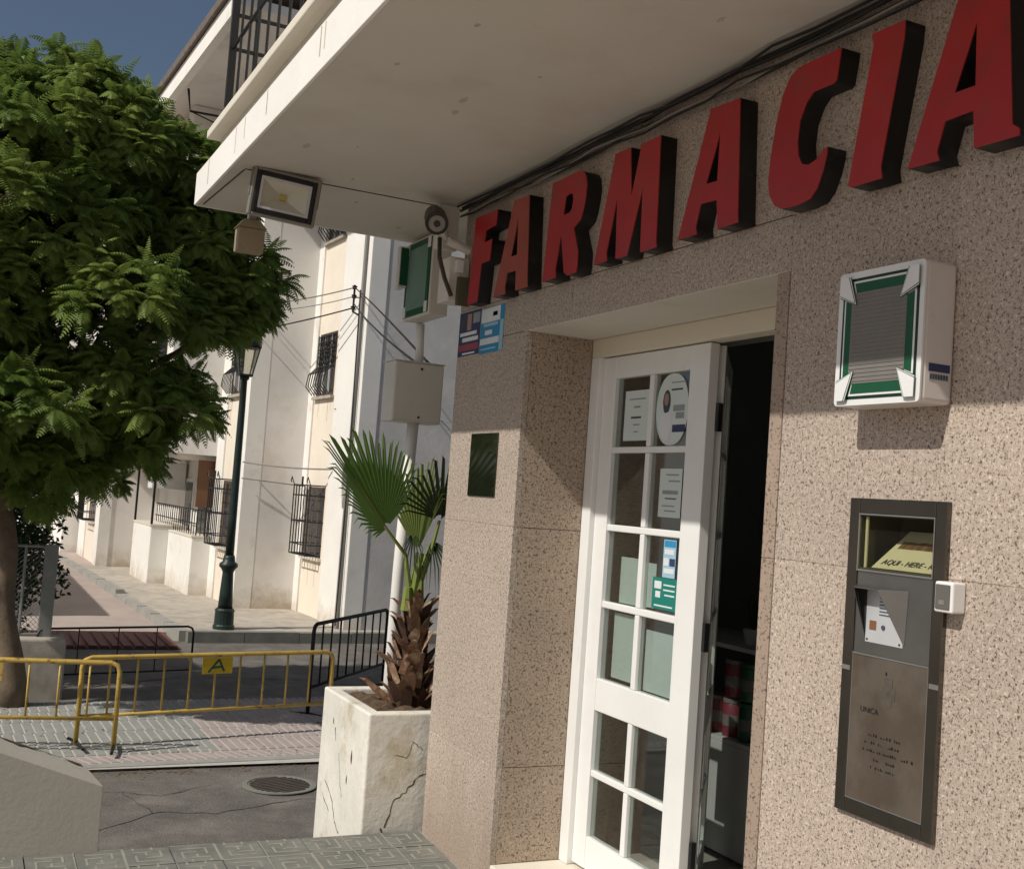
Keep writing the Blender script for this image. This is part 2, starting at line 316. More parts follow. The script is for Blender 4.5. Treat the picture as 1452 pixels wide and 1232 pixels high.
# raised pavement in front of the shop, maze-pattern tiles
zp = lambda y: .053*(y-5.275)-.004
b = MB(); yE = 5.31
b.add([(-2.6,2.2,zp(2.2)-.02),(2.24,2.2,zp(2.2)-.02),(2.24,yE,zp(yE)-.02),(-2.6,yE,zp(yE)-.02),(-2.6,2.2,-1),(2.24,2.2,-1),(2.24,yE,-1),(-2.6,yE,-1)],
      [(0,1,2,3),(3,2,6,7),(0,3,7,4),(1,0,4,5),(2,1,5,6)])
pav = struct(b.build('shop_pavement', M['concrete']))
T = .2
tb = MB(); g = .003; tb.box(g, g, -.02, T-g, T-g, 0, 0)
def ridge(x0, y0, x1, y1): tb.box(x0*T, y0*T, 0, x1*T, y1*T, .0014, 1)
w = .045
for q in ((.0,.0,1.,w*.6),(.0,w*.6,w*.6,1.),(.22,.2,.8,.2+w),(.22,.2+w,.22+w,.55),(.45,.4,.8,.4+w),(.8-w,.4+w,.8,.8),(.2,.72,.6,.72+w),(.45,.55,.45+w,.72),(.2,.85,.2+w,1.),(.6,.85,.6+w,1.)): ridge(*q)
tme = tb.mesh('pavement_tile', [M['tile'], M['tile_line']])
sl_ = math.atan(.053)
for i in range(17):
    for j in range(10):
        x = 2.2-T*(i+1); y = yE-T*(j+1)+.0
        rz = random.choice((0, 0, math.pi/2, math.pi)); cx = x+T/2; cy = y+T/2
        dx, dy = -(math.cos(rz)*T/2-math.sin(rz)*T/2), -(math.sin(rz)*T/2+math.cos(rz)*T/2)
        o = piece('pavement_tile', tme, pav, (cx+dx, cy+dy, zp(cy+dy)+random.uniform(-.0006,.0006)), (sl_*math.cos(rz)+random.uniform(-.003,.003), -sl_*math.sin(rz)*-1*0+(-sl_*math.sin(rz))*0, rz))
        o.rotation_euler = (Matrix.Rotation(sl_, 3, 'X') @ Matrix.Rotation(rz, 3, 'Z')).to_euler()

# ribbed paving beyond the road, with its kerb
cross = struct(sheet(-3, 9.74, 12, 12.33, .02, ny=2).build('ribbed_pavement', M['rib_joint']))
TW = .43
def ribtile(diag):
    b = MB(); n = 5
    for k in range(n):
        x0 = (k+.10)*TW/n; x1 = (k+.86)*TW/n
        if not diag: b.box(x0, .0012, 0, x1, TW-.0012, .005)
        else:
            s = -.10
            b.add([(x0+max(0,-s)*0,.006,0),(x1,.006,0),(x1+s,.24,0),(x0+s,.24,0),(x0,.006,.005),(x1,.006,.005),(x1+s,.24,.005),(x0+s,.24,.005)],
                  [(0,3,2,1),(4,5,6,7),(0,1,5,4),(1,2,6,5),(2,3,7,6),(3,0,4,7)])
    return b
rg = ribtile(0).mesh('ribbed_tile', M['rib_grey']); rp = ribtile(0).mesh('ribbed_tile', M['rib_pink']); rd = ribtile(1).mesh('ribbed_edge_tile', M['rib_pink'])
ps = math.atan(.017)
for i in range(16):
    x = -2+TW*i
    piece('ribbed_edge_tile', rd, cross, (x, 9.86+.045*x, zr(9.9)+.02), (ps,0,.045))
    for j in range(5):
        y = 10.11+TW*j+.045*x
        pink = x > 2.05+.08*j and x < 4.4
        piece('ribbed_tile', rp if pink else rg, cross, (x, y, zr(y)+.02+random.uniform(0,.001)), (ps,0,.045))
for i in range(9):
    x = -2+.8*i; y = 9.76+.045*(x+.4)
    b = MB(); b.box(0, -.06, -.13, .794, .06, .027); me = b.mesh('kerb_stone', M['kerb'])
    piece('kerb_stone', me, cross, (x, 9.78+.045*x, zr(9.75)), (0,0,.045))
# worn joint crossing the ribbed paving
mh = thing('manhole_cover', (2.55, 9.14, zr(9.14)), 'round cast iron manhole cover set in the asphalt beside the planter', 'manhole', rz=.3, local=True)
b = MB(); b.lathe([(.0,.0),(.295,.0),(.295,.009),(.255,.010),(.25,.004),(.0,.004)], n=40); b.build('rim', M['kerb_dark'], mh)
b = MB()
for k in range(-5, 6):
    h = math.sqrt(.235**2-(k*.042)**2); b.box(-h, k*.042-.013, .004, h, k*.042+.013, .011)
b.build('grating_bars', M['rust'], mh)
# dark red ribbed band, concrete lane further on
struct(sheet(-4, 15.7, 2.9, 17.15, .012, ny=1).build('red_tactile_band', M['rib_red']))
b = MB()
for k in range(40):
    x = -2.9+k*.145; b.box(x, 15.72, zr(16.4)-.02, x+.1, 17.13, zr(16.4)+.03)
o = b.build('tactile_ribs', M['rib_red'], None); o.parent = bpy.data.objects['red_tactile_band']; o['kind'] = 'stuff'
struct(sheet(-12, 17.16, 3.0, 60, .008, ny=4).build('side_lane', M['concrete_pink']))

# ================================================================== FAR PAVEMENT (in the far building's own frame)
FO = (5.462, 16.807, 0); FA = R(2.3); FE = Vector((math.cos(FA), math.sin(FA), 0)); FN = Vector((-math.sin(FA), math.cos(FA), 0))
W = lambda x, y, z=0: tuple(Vector(FO)+FE*x+FN*y+Vector((0,0,z)))
b = MB(); ZS = -.505
b.add([W(-2.35,-.28,ZS),W(9,-.28,ZS),W(9,30,ZS+.12),W(-2.95,30,ZS+.12),W(-2.35,-.28,ZS-.3),W(9,-.28,ZS-.3),W(9,30,ZS-.3),W(-2.95,30,ZS-.3)], [(0,1,2,3),(1,0,4,5),(0,3,7,4)])
fp = struct(b.build('far_pavement', M['concrete']))
for k in range(12):      # front kerb
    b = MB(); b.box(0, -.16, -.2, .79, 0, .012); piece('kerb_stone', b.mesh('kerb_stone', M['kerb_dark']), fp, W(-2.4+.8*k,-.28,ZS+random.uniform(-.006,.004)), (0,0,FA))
kme = MB().box(-.15, 0, -.2, 0, .93, .012).mesh('kerb_stone', M['kerb'])
for k in range(26):
    y = -.3+.95*k; x = -2.35-.02*y
    piece('kerb_stone', kme, fp, W(x, y, ZS+.004*y+random.uniform(-.006,.006)+(.06 if y > 4.2 else 0)), (0,0,FA+.02))

# ================================================================== FAR APARTMENT BUILDING
apt = thing('apartment_building', FO, 'stepped white apartment building with peach window bays and blue grey end wall across the street', 'building', rz=FA, local=True)
HT = 8.4; Z0 = -.56
def part(name, m, parent, boxes, bevel=0):
    b = MB()
    for q in boxes: b.box(*q)
    return b.build(name, m, parent, bevel=bevel)
part('end_wall', M['bluewall'], apt, [(.012,0,Z0,8,.25,HT)])
part('corner_pilaster', M['white'], apt, [(0,-.012,Z0,.3,1.2,HT)], .01)
part('window_bay_wall', M['creamwall'], apt, [(.03,1.2,Z0,.3,2.3,HT)])
part('pilaster', M['white'], apt, [(0,2.3,Z0,.3,2.565,HT)])
part('return_wall', M['panelwhite'], apt, [(-1.0,2.565,Z0,.3,2.8,HT)])
part('pilaster', M['white'], apt, [(-1.02,2.56,Z0,-.72,3.1,HT)])
part('window_bay_wall', M['creamwall'], apt, [(-.99,3.1,Z0,-.7,4.0,HT)])
part('pilaster', M['white'], apt, [(-1.02,4.0,Z0,-.72,4.5,HT)])
part('return_wall', M['panelwhite'], apt, [(-1.94,4.5,2.05,-.7,4.75,HT)])
part('pilaster', M['white'], apt, [(-1.96,4.495,2.05,-1.66,4.95,HT)])
part('window_bay_wall', M['creamwall'], apt, [(-1.93,4.95,2.05,-1.66,7.6,HT)])
part('pilaster', M['white'], apt, [(-1.96,7.6,2.05,-1.66,8.3,HT)])
part('porch_ceiling', M['white'], apt, [(-1.955,4.76,1.97,-.3,9.99,2.049)])
part('porch_back_wall', M['panelwhite'], apt, [(-.9,4.5,Z0,-.7,10,1.969)])
part('return_wall', M['panelwhite'], apt, [(-2.10,10,Z0,-.5,10.3,HT)])
part('pilaster', M['white'], apt, [(-2.14,9.98,Z0,-1.9,10.5,HT)])
part('window_bay_wall', M['creamwall'], apt, [(-2.11,10.5,Z0,-1.9,12.0,HT)])
part('pilaster', M['white'], apt, [(-2.14,12.0,Z0,-1.9,13,HT)])
part('return_wall', M['panelwhite'], apt, [(-3.0,16,Z0,-1.2,16.3,HT)])
part('facade_wall', M['white'], apt, [(-3.0,16.31,Z0,-2.7,34,HT),(-1.9,13,Z0,-1.7,16,HT)])
part('back_wall', M['bluewall'], apt, [(7.8,.26,Z0,8,34,HT)])

# garden walls of the porch
for (x0,y0,x1,y1,h,lean) in ((-1.36,4.41,-1.0,6.44,.55,0),(-1.70,6.45,-1.0,8.3,.63,0),(-2.5,13.2,-1.9,15.2,.55,0)):
    wall = part('garden_wall', M['white'], apt, [(x0,y0,Z0,x1,y1,h)], .012)
    part('coping', M['plaster'], wall, [(x0-.012,y0-.012,h+.001,x1,y1,h+.035)])
# porch railing, blind, boxes
rail = MB()
for k in range(20): rail.tube([(-1.28,4.5+.19*k,.55+(.08 if k > 10 else 0)),(-1.28,4.5+.19*k,1.05)], .009, 5)
for z in (1.05, .8): rail.tube([(-1.28,4.45,z),(-1.28,8.25,z)], .012, 5)
for k in range(5): rail.tube([(-1.28+.07*k,4.46,.55),(-1.28+.07*k,4.46,1.05)], .009, 5)
rail.tube([(-1.28,4.46,1.05),(-1.0,4.46,1.05)], .012, 5)
rail.build('porch_railing', M['iron'], apt)
for y in (6.5, 8.28): part('porch_post', M['iron'], apt, [(-1.70,y,.6,-1.66,y+.04,1.98)])
part('roller_blind', M['brownblind'], apt, [(-1.3,4.62,1.1,-1.0,4.65,1.96)])
part('air_conditioner', M['signwhite'], apt, [(-1.62,7.2,1.35,-.95,7.6,1.9)], .02)
for (y0,y1,z0,z1) in ((5.2,6.0,.1,1.5),(6.5,7.2,-.4,1.6)):
    wd = part('window', M['doorwhite'], apt, [(-.94,y0,z0,-.895,y1,z1)]); part('pane', M['winglass'], wd, [(-.95,y0+.07,z0+.07,-.941,y1-.07,z1-.07)])
def window(x, y0, y1, z0, z1, kind):
    fr = MB(); d = .05
    for q in ((x-.006,y0,z0,x+.02,y0+d,z1),(x-.006,y1-d,z0,x+.02,y1,z1),(x-.006,y0+d,z0,x+.02,y1-d,z0+d),(x-.006,y0+d,z1-d,x+.02,y1-d,z1)): fr.box(*q)
    wn = fr.build('window', M['shutter'], apt)
    b = MB(); b.box(x-.003,y0+d,z0+d,x+.012,y1-d,z1-d); b.build('pane', M['winglass'], wn)
    b = MB()
    for k in range(3): b.box(x-.0055,y0+.28+.3*k-.05,z0+d,x-.0035,y0+.28+.3*k+.05,z1-d)
    b.build('curtain', M['shopwhite'] if kind else M['shutter'], wn)
    b = MB(); b.box(x-.07,y0-.05,z0-.05,x+.02,y1+.05,z0-.002); b.build('sill', M['concrete'] if kind else M['plaster'], wn)
    gmb = MB()
    if kind == 0:      # projecting cage
        xo = x-.26; zt = z1+.02
        ys = [y0+(y1-y0)*k/6 for k in range(7)]
        for yy in ys: gmb.tube([(x,yy,z0+.03),(xo,yy,z0+.03),(xo,yy,zt),(x,yy,zt)], .011, 5)
        for z in (z0+.03,z0+.2,(z0+z1)/2,z1-.15,zt): gmb.tube([(x,y0,z),(xo,y0,z),(xo,y1,z),(x,y1,z)], .011, 5)
        for s in (y0,y1):
            gmb.tube([(xo,s,zt),(xo-.02,s+.06,zt+.10),(xo,s+.15,zt+.13),(xo,s+.2,zt+.06),(xo,s+.15,zt+.04)], .010, 5)
        gmb.tube([(xo,(y0+y1)/2,zt),(xo,(y0+y1)/2,zt+.14)], .018, 5)
    else:              # flat scrollwork, belly at the bottom
        xo = x-.03
        for k in range(8):
            yy = y0+(y1-y0)*k/7
            gmb.tube([(xo,yy,z1-.03),(xo,yy,z0+.5),(xo-.14,yy,z0+.36),(xo-.17,yy,z0+.16),(xo-.05,yy,z0+.02)], .010, 5)
        for z in (z1-.05,z0+.75,z0+.5): gmb.tube([(xo,y0,z),(xo,y1,z)], .010, 5)
        for k in range(7):
            c = y0+(k+.5)*(y1-y0)/7
            for zc in (z0+.62,z0+.85): gmb.tube([(xo,c+.05*math.cos(a),zc+.07*math.sin(a)) for a in [i*.9 for i in range(8)]], .008, 4)
    gmb.build('grille', M['iron'], wn)
for (z0,z1,k) in ((.47,1.62,0),(3.14,4.21,1),(5.8,6.87,1)):
    window(.03, 1.36, 2.22, z0, z1, k)
    window(-.99, 3.18, 3.92, z0, z1, k)
    if z0 > 2: window(-1.93, 5.2, 6.2, z0, z1, k)
    window(-2.11, 10.8, 11.7, z0, z1, k)
# roof and eaves
rf = part('eave', M['panelwhite'], apt, [(-2.42,-.4,8.41,8,34,8.55)])
part('eave_fascia', M['white'], rf, [(-2.55,-.42,8.20,-2.42,34,8.50)])
b = MB(); b.prism([(-2.62,-.45,8.51),(8.2,-.45,10.6),(8.2,-.45,10.75),(-2.64,-.45,8.60)], (0,34.5,0)); b.build('roof', M['rooftile'], rf)
# drainpipe and cables on the corner
b = MB(); b.tube([W(-.04,.16,-.5),W(-.04,.16,8)], .03, 7); tag(b.build('drainpipe', M['cable_grey'], origin=W(-.04,.16,-.5)), 'thin grey drainpipe running up the corner of the white building', 'pipe')
b = MB(); b.tube([W(-.09,.08,-.45),W(-.07,.08,2),W(-.10,.1,4.7)], .012, 5); tag(b.build('cable', M['cable'], origin=W(-.09,.08,-.45)), 'black cable dropping down the corner pilaster beside the drainpipe', 'cable')
br = thing('cable_bracket', W(-.02,.2,4.3), 'black iron cable bracket with insulators high on the white corner pilaster', 'bracket')
b = MB(); b.tube([W(-.0,.2,4.3),W(-.16,.2,4.36),W(-.16,.2,4.78)], .018, 6); b.build('arm', M['iron'], br)
for z in (4.42,4.6,4.74):
    b = MB(); b.lathe([(.02,-.03),(.045,-.02),(.03,0),(.045,.02),(.02,.03)], W(-.16,.2,z), 10); b.build('insulator', M['cable'], br)
def cablething(p, q, sag, r, label, m='cable'):
    p = Vector(p); q = Vector(q); b = MB(); b.tube([p.lerp(q,k/12)-Vector((0,0,sag*4*(k/12)*(1-k/12))) for k in range(13)], r, 5)
    tag(b.build('overhead_cable', M[m], origin=tuple(p)), label, 'cable')
cablething(W(-.16,.2,4.74), W(-1.03,2.5,4.62), .04, .011, 'uppermost cable running left from the bracket to the next white pilaster', 'cable_grey')
cablething(W(-.16,.2,4.6), W(-1.03,2.52,4.5), .05, .008, 'middle thin cable running left from the bracket', 'cable_grey')
cablething(W(-.16,.2,4.42), W(-1.03,2.54,4.18), .02, .012, 'lowest black cable running left from the bracket toward the street lamp')
cablething(W(-.16,.2,4.74), (2.47,6.35,2.42), -.02, .009, 'slack cable descending from the bracket to the top of the cream cabinet')
cablething(W(-.16,.2,4.5), (2.42,6.36,2.40), .05, .009, 'lower cable descending from the bracket behind the cream cabinet')
cablething(W(-.16,.2,4.6), W(2.6,-.03,4.42), .05, .010, 'cable running right from the bracket across the blue grey wall', 'cable_grey')
cablething(W(-1.06,2.5,1.95), W(-.03,1.0,1.92), .03, .014, 'grey cable crossing the wall just above the lower barred windows', 'cable_grey')
cablething(W(-1.06,2.5,1.68), W(-.03,2.3,1.62), .0, .011, 'thin cable on the return wall level with the lower window head', 'cable_grey')
cablething(W(-.02,1.1,2.9), W(1.4,-.03,2.82), .0, .010, 'cable fixed along the white corner and blue grey wall at first floor level', 'cable_grey')
b = MB(); b.tube([W(-2.31,3.4,8.3),W(-2.25,3.4,7.92),W(-1.03,3.4,7.96)], .022, 6); b.tube([W(-2.25,3.4,7.92),W(-1.03,3.4,7.6)], .012, 5)
tag(b.build('wall_bracket', M['iron'], origin=W(-1.03,3.4,7.96)), 'black iron bracket sticking out under the far white eave', 'bracket')

# ================================================================== STREET LAMP
lp = thing('street_lamp', (3.655,16.72,ZS), 'dark green cast iron street lamp with four sided lantern on the far pavement', 'street lamp', local=True)
b = MB(); b.lathe([(.155,0),(.155,.05),(.14,.07),(.135,.25),(.145,.27),(.12,.30)], n=20); b.build('plinth', M['lampgreen'], lp, smooth=False)
b = MB(); b.lathe([(.105,.30),(.095,.5),(.078,.80),(.08,.82),(.10,.86),(.135,.90),(.13,.94),(.09,.97),(.085,1.02),(.075,1.06)], n=20); b.build('lower_shaft', M['lampgreen'], lp, smooth=True)
b = MB(); b.lathe([(.064,1.06),(.060,1.6),(.05,3.2),(.045,3.60),(.07,3.62),(.07,3.66)], n=16); b.build('post', M['lampgreen'], lp, smooth=True)
ln = MB()
for sx, sy in ((1,1),(1,-1),(-1,1),(-1,-1)): ln.tube([(.09*sx,.09*sy,3.68),(.16*sx,.16*sy,4.08)], .010, 6)
ln.box(-.10,-.10,3.66,.10,.10,3.69); ln.box(-.175,-.175,4.075,.175,.175,4.10)
ln = ln.build('lantern_frame', M['lampgreen'], lp)
b = MB()
for a in range(4):
    m3 = Matrix.Rotation(a*math.pi/2, 3, 'Z'); b.add([m3@Vector(p) for p in ((-.085,-.086,3.69),(.085,-.086,3.69),(.155,-.156,4.075),(-.155,-.156,4.075))], [(0,1,2,3)])
b.build('lantern_glass', M['lampglass'], ln)
b = MB(); b.lathe([(.20,4.10),(.215,4.13),(.20,4.17),(.15,4.25),(.08,4.30),(.03,4.32),(.03,4.36),(.012,4.40)], n=20); b.build('lantern_cap', M['lampgreen'], lp, smooth=True)

# ================================================================== PHARMACY BUILDING
ph = thing('pharmacy_building', (2.2,4.0,0), 'pharmacy ground floor clad in pink speckled granite under a cream balcony slab', 'building')
part('core_wall', M['plaster'], ph, [(2.231,4.53,-.9,2.75,5.24,3.10),(2.231,-1.5,-.3,2.75,2.755,1.45),(2.231,-1.5,1.4501,2.75,2.09,1.70),(2.231,2.38,1.4501,2.75,2.755,1.70),(2.35,2.0901,1.4501,2.75,2.3799,1.70),(2.231,-1.5,1.7001,2.75,2.755,3.10),(2.231,2.7549,2.401,2.75,4.5301,3.10),(2.5501,5.2,-.9,7.5,5.24,6)])
gmeshes = []
rows = ((-.95,.4915),(.4945,1.5285),(1.5315,2.5635),(2.5665,3.101))
def gp(y0, y1, z0, z1, x0=2.2, x1=2.23, m='granite', x=0):
    b = MB(); b.box(x0+x,y0,z0,x1,y1,z1); return b.build('granite_panel', M[m], ph, bevel=.0015, seg=1)
for z0, z1 in rows:
    if z0 < 2: gp(4.501,5.275,z0,min(z1,2.3915 if z0 > 1.5 else z1), x1=2.529 if 0 else 2.23)
    ys = [2.727,1.62,.4,-.8,-2]
    for a, c in zip(ys, ys[1:]):
        if a > 2 and .4 < z0 < 2:      # cut round the steel panel's recess
            gp(2.38, a-.0008, z0, z1); gp(c+.0008, 2.09, z0, z1)
            if z0 < 1: gp(2.0901, 2.3799, z0, 1.47)
            else: gp(2.0901, 2.3799, 1.69, z1)
        else: gp(c+.0008, a-.0008, z0, z1)
    if z1 < 3: part('grout', M['granite'], ph, [(2.2012,-2,z1+.0001,2.2302,2.727,z1+.0029)] + ([(2.2012,4.501,z1+.0001,2.2302,5.275,z1+.0029)] if z1 < 2 else []))
for a, c in ((5.275,4.1),(4.1,2.73)):
    gp(c+.0015 if c > 3 else 2.727, a-.0015, 2.5665, 3.101)
    gp(c+.0015 if c > 3 else 2.727, a-.0015, 2.394, 2.5635)
for z0, z1 in ((.085,.4915),(.4945,1.5285),(1.5315,2.3915)):     # left side of the recess
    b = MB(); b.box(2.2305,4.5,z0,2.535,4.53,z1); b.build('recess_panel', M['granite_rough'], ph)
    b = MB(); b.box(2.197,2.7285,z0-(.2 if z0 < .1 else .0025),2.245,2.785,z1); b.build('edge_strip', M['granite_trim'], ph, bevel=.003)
part('corner_return', M['granite'], ph, [(2.2305,5.245,-.95,2.55,5.275,3.10)])
part('lintel_soffit', M['soffit'], ph, [(2.2005,2.7285,2.3925,2.60,4.53,2.4005)])
part('threshold', M['plaster'], ph, [(2.20,2.74,.0,2.75,4.499,.085)], .006)
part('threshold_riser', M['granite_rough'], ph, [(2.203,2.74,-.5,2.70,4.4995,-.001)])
# balcony slab, fascia and tile lip
bal = part('balcony_slab', M['soffit'], ph, [(1.035,-2,3.102,7.5,6.25,3.27),(1.05,-2,3.2705,7.5,5.80,3.345)])
part('fascia', M['white'], bal, [(1.02,-2,3.098,1.034,6.255,3.272)], .003)
part('end_fascia', M['white'], bal, [(1.0345,6.2505,3.098,2.6,6.262,3.272)])
part('lip', M['plaster'], bal, [(.985,-2,3.3455,7.5,5.84,3.39)], .006)
b = MB(); b.tube([(1.06,6.20,3.1005),(1.09,5.37,3.1005)],.004,4); b.tube([(1.09+.0,5.352,3.1005),(1.6,5.357,3.1005),(2.2,5.36,3.1005)], .0035, 4); b.build('soffit_crack', M['crack'], bal)
rs_ = random.Random(31)
for k in range(16):        # old plaster patches on the soffit
    cx_, cy_ = rs_.uniform(1.2,2.1), rs_.uniform(1.5,6.0); w_ = rs_.uniform(.004,.018)
    b = MB(); b.prism([(cx_+w_*rs_.uniform(.5,1.5)*math.cos(i*.9),cy_+w_*2*rs_.uniform(.5,1.5)*math.sin(i*.9),3.1016) for i in range(7)], (0,0,-.0006)); b.build('flake', M['streak'], bal)
part('upper_wall', M['white'], ph, [(2.25,-2,3.376,2.5,6.2,6.1)])
# crack along the fascia, small stains
def ribbon(pts, w, nrm, name, m, parent):
    b = MB(); pts = [Vector(p) for p in pts]; nrm = Vector(nrm)
    for p, q in zip(pts, pts[1:]):
        t = (q-p).normalized().cross(nrm)*w*random.uniform(.4,1.1)
        b.quad(p-t, q-t, q+t, p+t)
    return b.build(name, m, parent)
rc = random.Random(9); ribbon([(1.0493,5.7-.11*k,3.30+rc.uniform(-.018,.018)) for k in range(44)], .0022, (-1,0,0), 'fascia_crack', M['crack'], bal)
for k in range(9):
    y_ = 5.9-.55*k*rc.uniform(.7,1.2); MB().box(1.0188,y_,3.13+rc.uniform(0,.06),1.0198,y_+rc.uniform(.006,.012),3.262).build('rust_streak', M['streak'], bal)
# balcony railing
br = thing('balcony_railing', (1.06,5.75,3.39), 'black iron balcony railing with vertical bars above the cream slab', 'railing')
for z in (3.47,3.80,4.28): MB().tube([(1.06,-1.5,z),(1.06,5.75,z)], .009, 6).build('rail', M['iron'], br)
for z in (3.47,3.80,3.975,4.28): MB().tube([(1.06,5.75,z),(2.25,5.75,z)], .010, 6).build('rail', M['iron'], br)
bar = MB().tube([(0,0,0),(0,0,.90)], .0065, 6).mesh('bar', M['iron'])
for k in range(36): piece('bar', bar, br, (0, -.195*k, .0))
for k in range(1,11): piece('bar', bar, br, (.108*k, 0, .0))
post = MB().box(-.017,-.017,0,.017,.017,1.05).mesh('post', M['iron'])
for y in (5.75,4.19,2.63,1.07): piece('post', post, br, (0,y-5.75,0))
piece('post', post, br, (1.17,0,0))
bxh = thing('hanging_box', (1.34,6.3,2.9), 'small beige roofed box hanging under the far edge of the balcony slab', 'box')
part('case', M['boxbeige'], bxh, [(1.27,6.265,2.90,1.415,6.36,3.03)], .004)
b = MB(); b.add([(1.262,6.255,3.031),(1.423,6.255,3.031),(1.423,6.37,3.031),(1.262,6.37,3.031),(1.30,6.275,3.08),(1.385,6.275,3.08),(1.385,6.35,3.08),(1.30,6.35,3.08)], [(0,3,2,1),(4,5,6,7),(0,1,5,4),(1,2,6,5),(2,3,7,6),(3,0,4,7)]); b.build('roof', M['boxbeige'], bxh)
part('hanger', M['housing'], bxh, [(1.325,6.263,3.0805,1.36,6.33,3.2)])

# ================================================================== DOOR
dr = thing('glazed_door', (2.55,4.0,.085), 'white glazed double door with its right leaf folded open in the granite recess', 'door')
part('frame_post', M['doorwhite'], dr, [(2.535,4.425,.086,2.62,4.499,2.31)], .004)
part('frame_head', M['doorcream'], dr, [(2.535,2.79,2.31,2.62,4.499,2.392)], .004)
part('frame_post', M['doorwhite'], dr, [(2.56,2.76,.086,2.64,2.80,2.309)])
X0, X1 = 2.56, 2.605
def leaf(parent, fn, name):
    """leaf drawn in its own width u (0..w) and height, placed by fn(u, depth)"""
    w = .80
    def bx(u0,u1,z0,z1,d0,d1,nm,m,par,bev=.003):
        b = MB(); P = [fn(u0,d0),fn(u1,d0),fn(u1,d1),fn(u0,d1)]
        b.add([(p[0],p[1],z0) for p in P]+[(p[0],p[1],z1) for p in P], [(0,3,2,1),(4,5,6,7),(0,1,5,4),(1,2,6,5),(2,3,7,6),(3,0,4,7)])
        return b.build(nm, m, par, bevel=bev)
    D = M['doorwhite']
    lf = bx(0,.105,.10,2.305,0,.045,name,D,parent)
    bx(.67,w,.10,2.305,0,.045,'stile',D,lf); bx(.1055,.6695,2.209,2.305,.002,.043,'rail',D,lf); bx(.1055,.6695,.771,.907,.002,.043,'rail',D,lf); bx(.1055,.6695,.10,.235,.002,.043,'rail',D,lf)
    for z0, z1 in ((1.882,1.908),(1.544,1.572),(1.212,1.240),(.490,.516)): bx(.1055,.6695,z0,z1,.004,.041,'muntin',D,lf,.004)
    for z0, z1 in ((.9075,1.2115),(1.2405,1.5435),(1.5725,1.8815),(1.9085,2.2085),(.2355,.4895),(.5165,.7705)): bx(.374,.407,z0,z1,.0045,.0405,'muntin',D,lf,.004)
    for z0, z1 in ((.9075,1.2115),(1.2405,1.5435),(1.5725,1.8815),(1.9085,2.2085),(.2355,.4895),(.5165,.7705)):
        for u0, u1 in ((.1058,.3738),(.4072,.6692)): bx(u0,u1,z0,z1,.020,.024,'pane',M['glass'],lf,0)
    return lf
leafA = leaf(dr, lambda u, d: (X0+d, 4.424-u), 'closed_leaf')
a_ = R(38.5); hx, hy = 2.612, 3.668
leafB = leaf(dr, lambda u, d: (hx+u*math.sin(a_)+d*math.cos(a_), hy+u*math.cos(a_)-d*math.sin(a_)), 'folded_leaf')
for z in (2.02,1.18,.36): part('hinge', M['black'], dr, [(2.598,3.604,z-.055,2.622,3.6225,z+.055)], .003)
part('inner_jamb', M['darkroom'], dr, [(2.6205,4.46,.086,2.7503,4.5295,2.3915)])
# notices on the glass
def notice(name, label, y0, y1, z0, z1, base, lines, oval=False, group=None):
    t = thing(name, (2.58,(y0+y1)/2,z0), label, 'notice', group)
    xq = 2.5785
    if oval:
        cy, cz, ry, rz = (y0+y1)/2, (z0+z1)/2, (y1-y0)/2, (z1-z0)/2
        b = MB(); b.prism([(xq,cy+ry*math.cos(i*math.pi/16)*(abs(math.cos(i*math.pi/16))**-.2 if abs(math.cos(i*math.pi/16)) > .05 else 1),cz+rz*math.sin(i*math.pi/16)) for i in range(32)], (-.0008,0,0))
    else: b = MB(); b.box(xq-.0008,y0,z0,xq,y1,z1)
    b.build('sheet', M[base], t)
    for (ya,yb,za,zb,m) in lines:
        MB().box(xq-.0016,ya,za,xq-.0009,yb,zb).build('print', M[m], t)
    return t
notice('paper_notice', 'white paper notice in the top left pane of the door', 4.06, 4.255, 1.935, 2.15, 'paper', [(4.09,4.22,2.11,2.116,'inkgrey'),(4.13,4.18,2.075,2.083,'inkgrey'),(4.12,4.20,2.03,2.038,'ink'),(4.13,4.18,2.0,2.006,'inkgrey'),(4.14,4.17,1.97,1.976,'inkgrey')])
nv = notice('oval_poster', 'oval poster with a dark haired woman in the top right pane of the door', 3.775, 4.005, 1.912, 2.205, 'paper', [(3.82,3.90,2.135,2.142,'ink'),(3.80,3.88,2.05,2.075,'inkgrey'),(3.80,3.86,2.02,2.045,'inkgrey'),(3.79,3.88,1.965,1.995,'navy'),(3.80,3.90,2.165,2.17,'inkgrey')], True)
b = MB(); b.prism([(2.5776,3.93+.028*math.cos(i*.5),2.09+.05*math.sin(i*.5)) for i in range(12)], (-.0007,0,0)); b.build('portrait_hair', M['ink'], nv)
b = MB(); b.prism([(2.5768,3.932+.016*math.cos(i*.5),2.10+.026*math.sin(i*.5)) for i in range(12)], (-.0007,0,0)); b.build('portrait_face', M['skinprint'], nv)
b = MB(); b.prism([(2.5772,y,z) for y,z in ((3.965,2.04),(3.90,2.05),(3.885,1.99),(3.90,1.93),(3.95,1.94),(3.975,1.99))], (-.0007,0,0)); b.build('portrait_coat', M['printwhite'], nv)
notice('paper_notice', 'white paper card with rounded corners in the second pane from the top', 3.787, 3.945, 1.622, 1.818, 'paper', [(3.81,3.90,1.79,1.796,'inkgrey'),(3.80,3.88,1.765,1.771,'inkgrey'),(3.81,3.92,1.715,1.73,'inkgrey'),(3.82,3.90,1.695,1.70,'ink'),(3.83,3.92,1.665,1.67,'inkgrey'),(3.82,3.90,1.645,1.65,'inkgrey')])
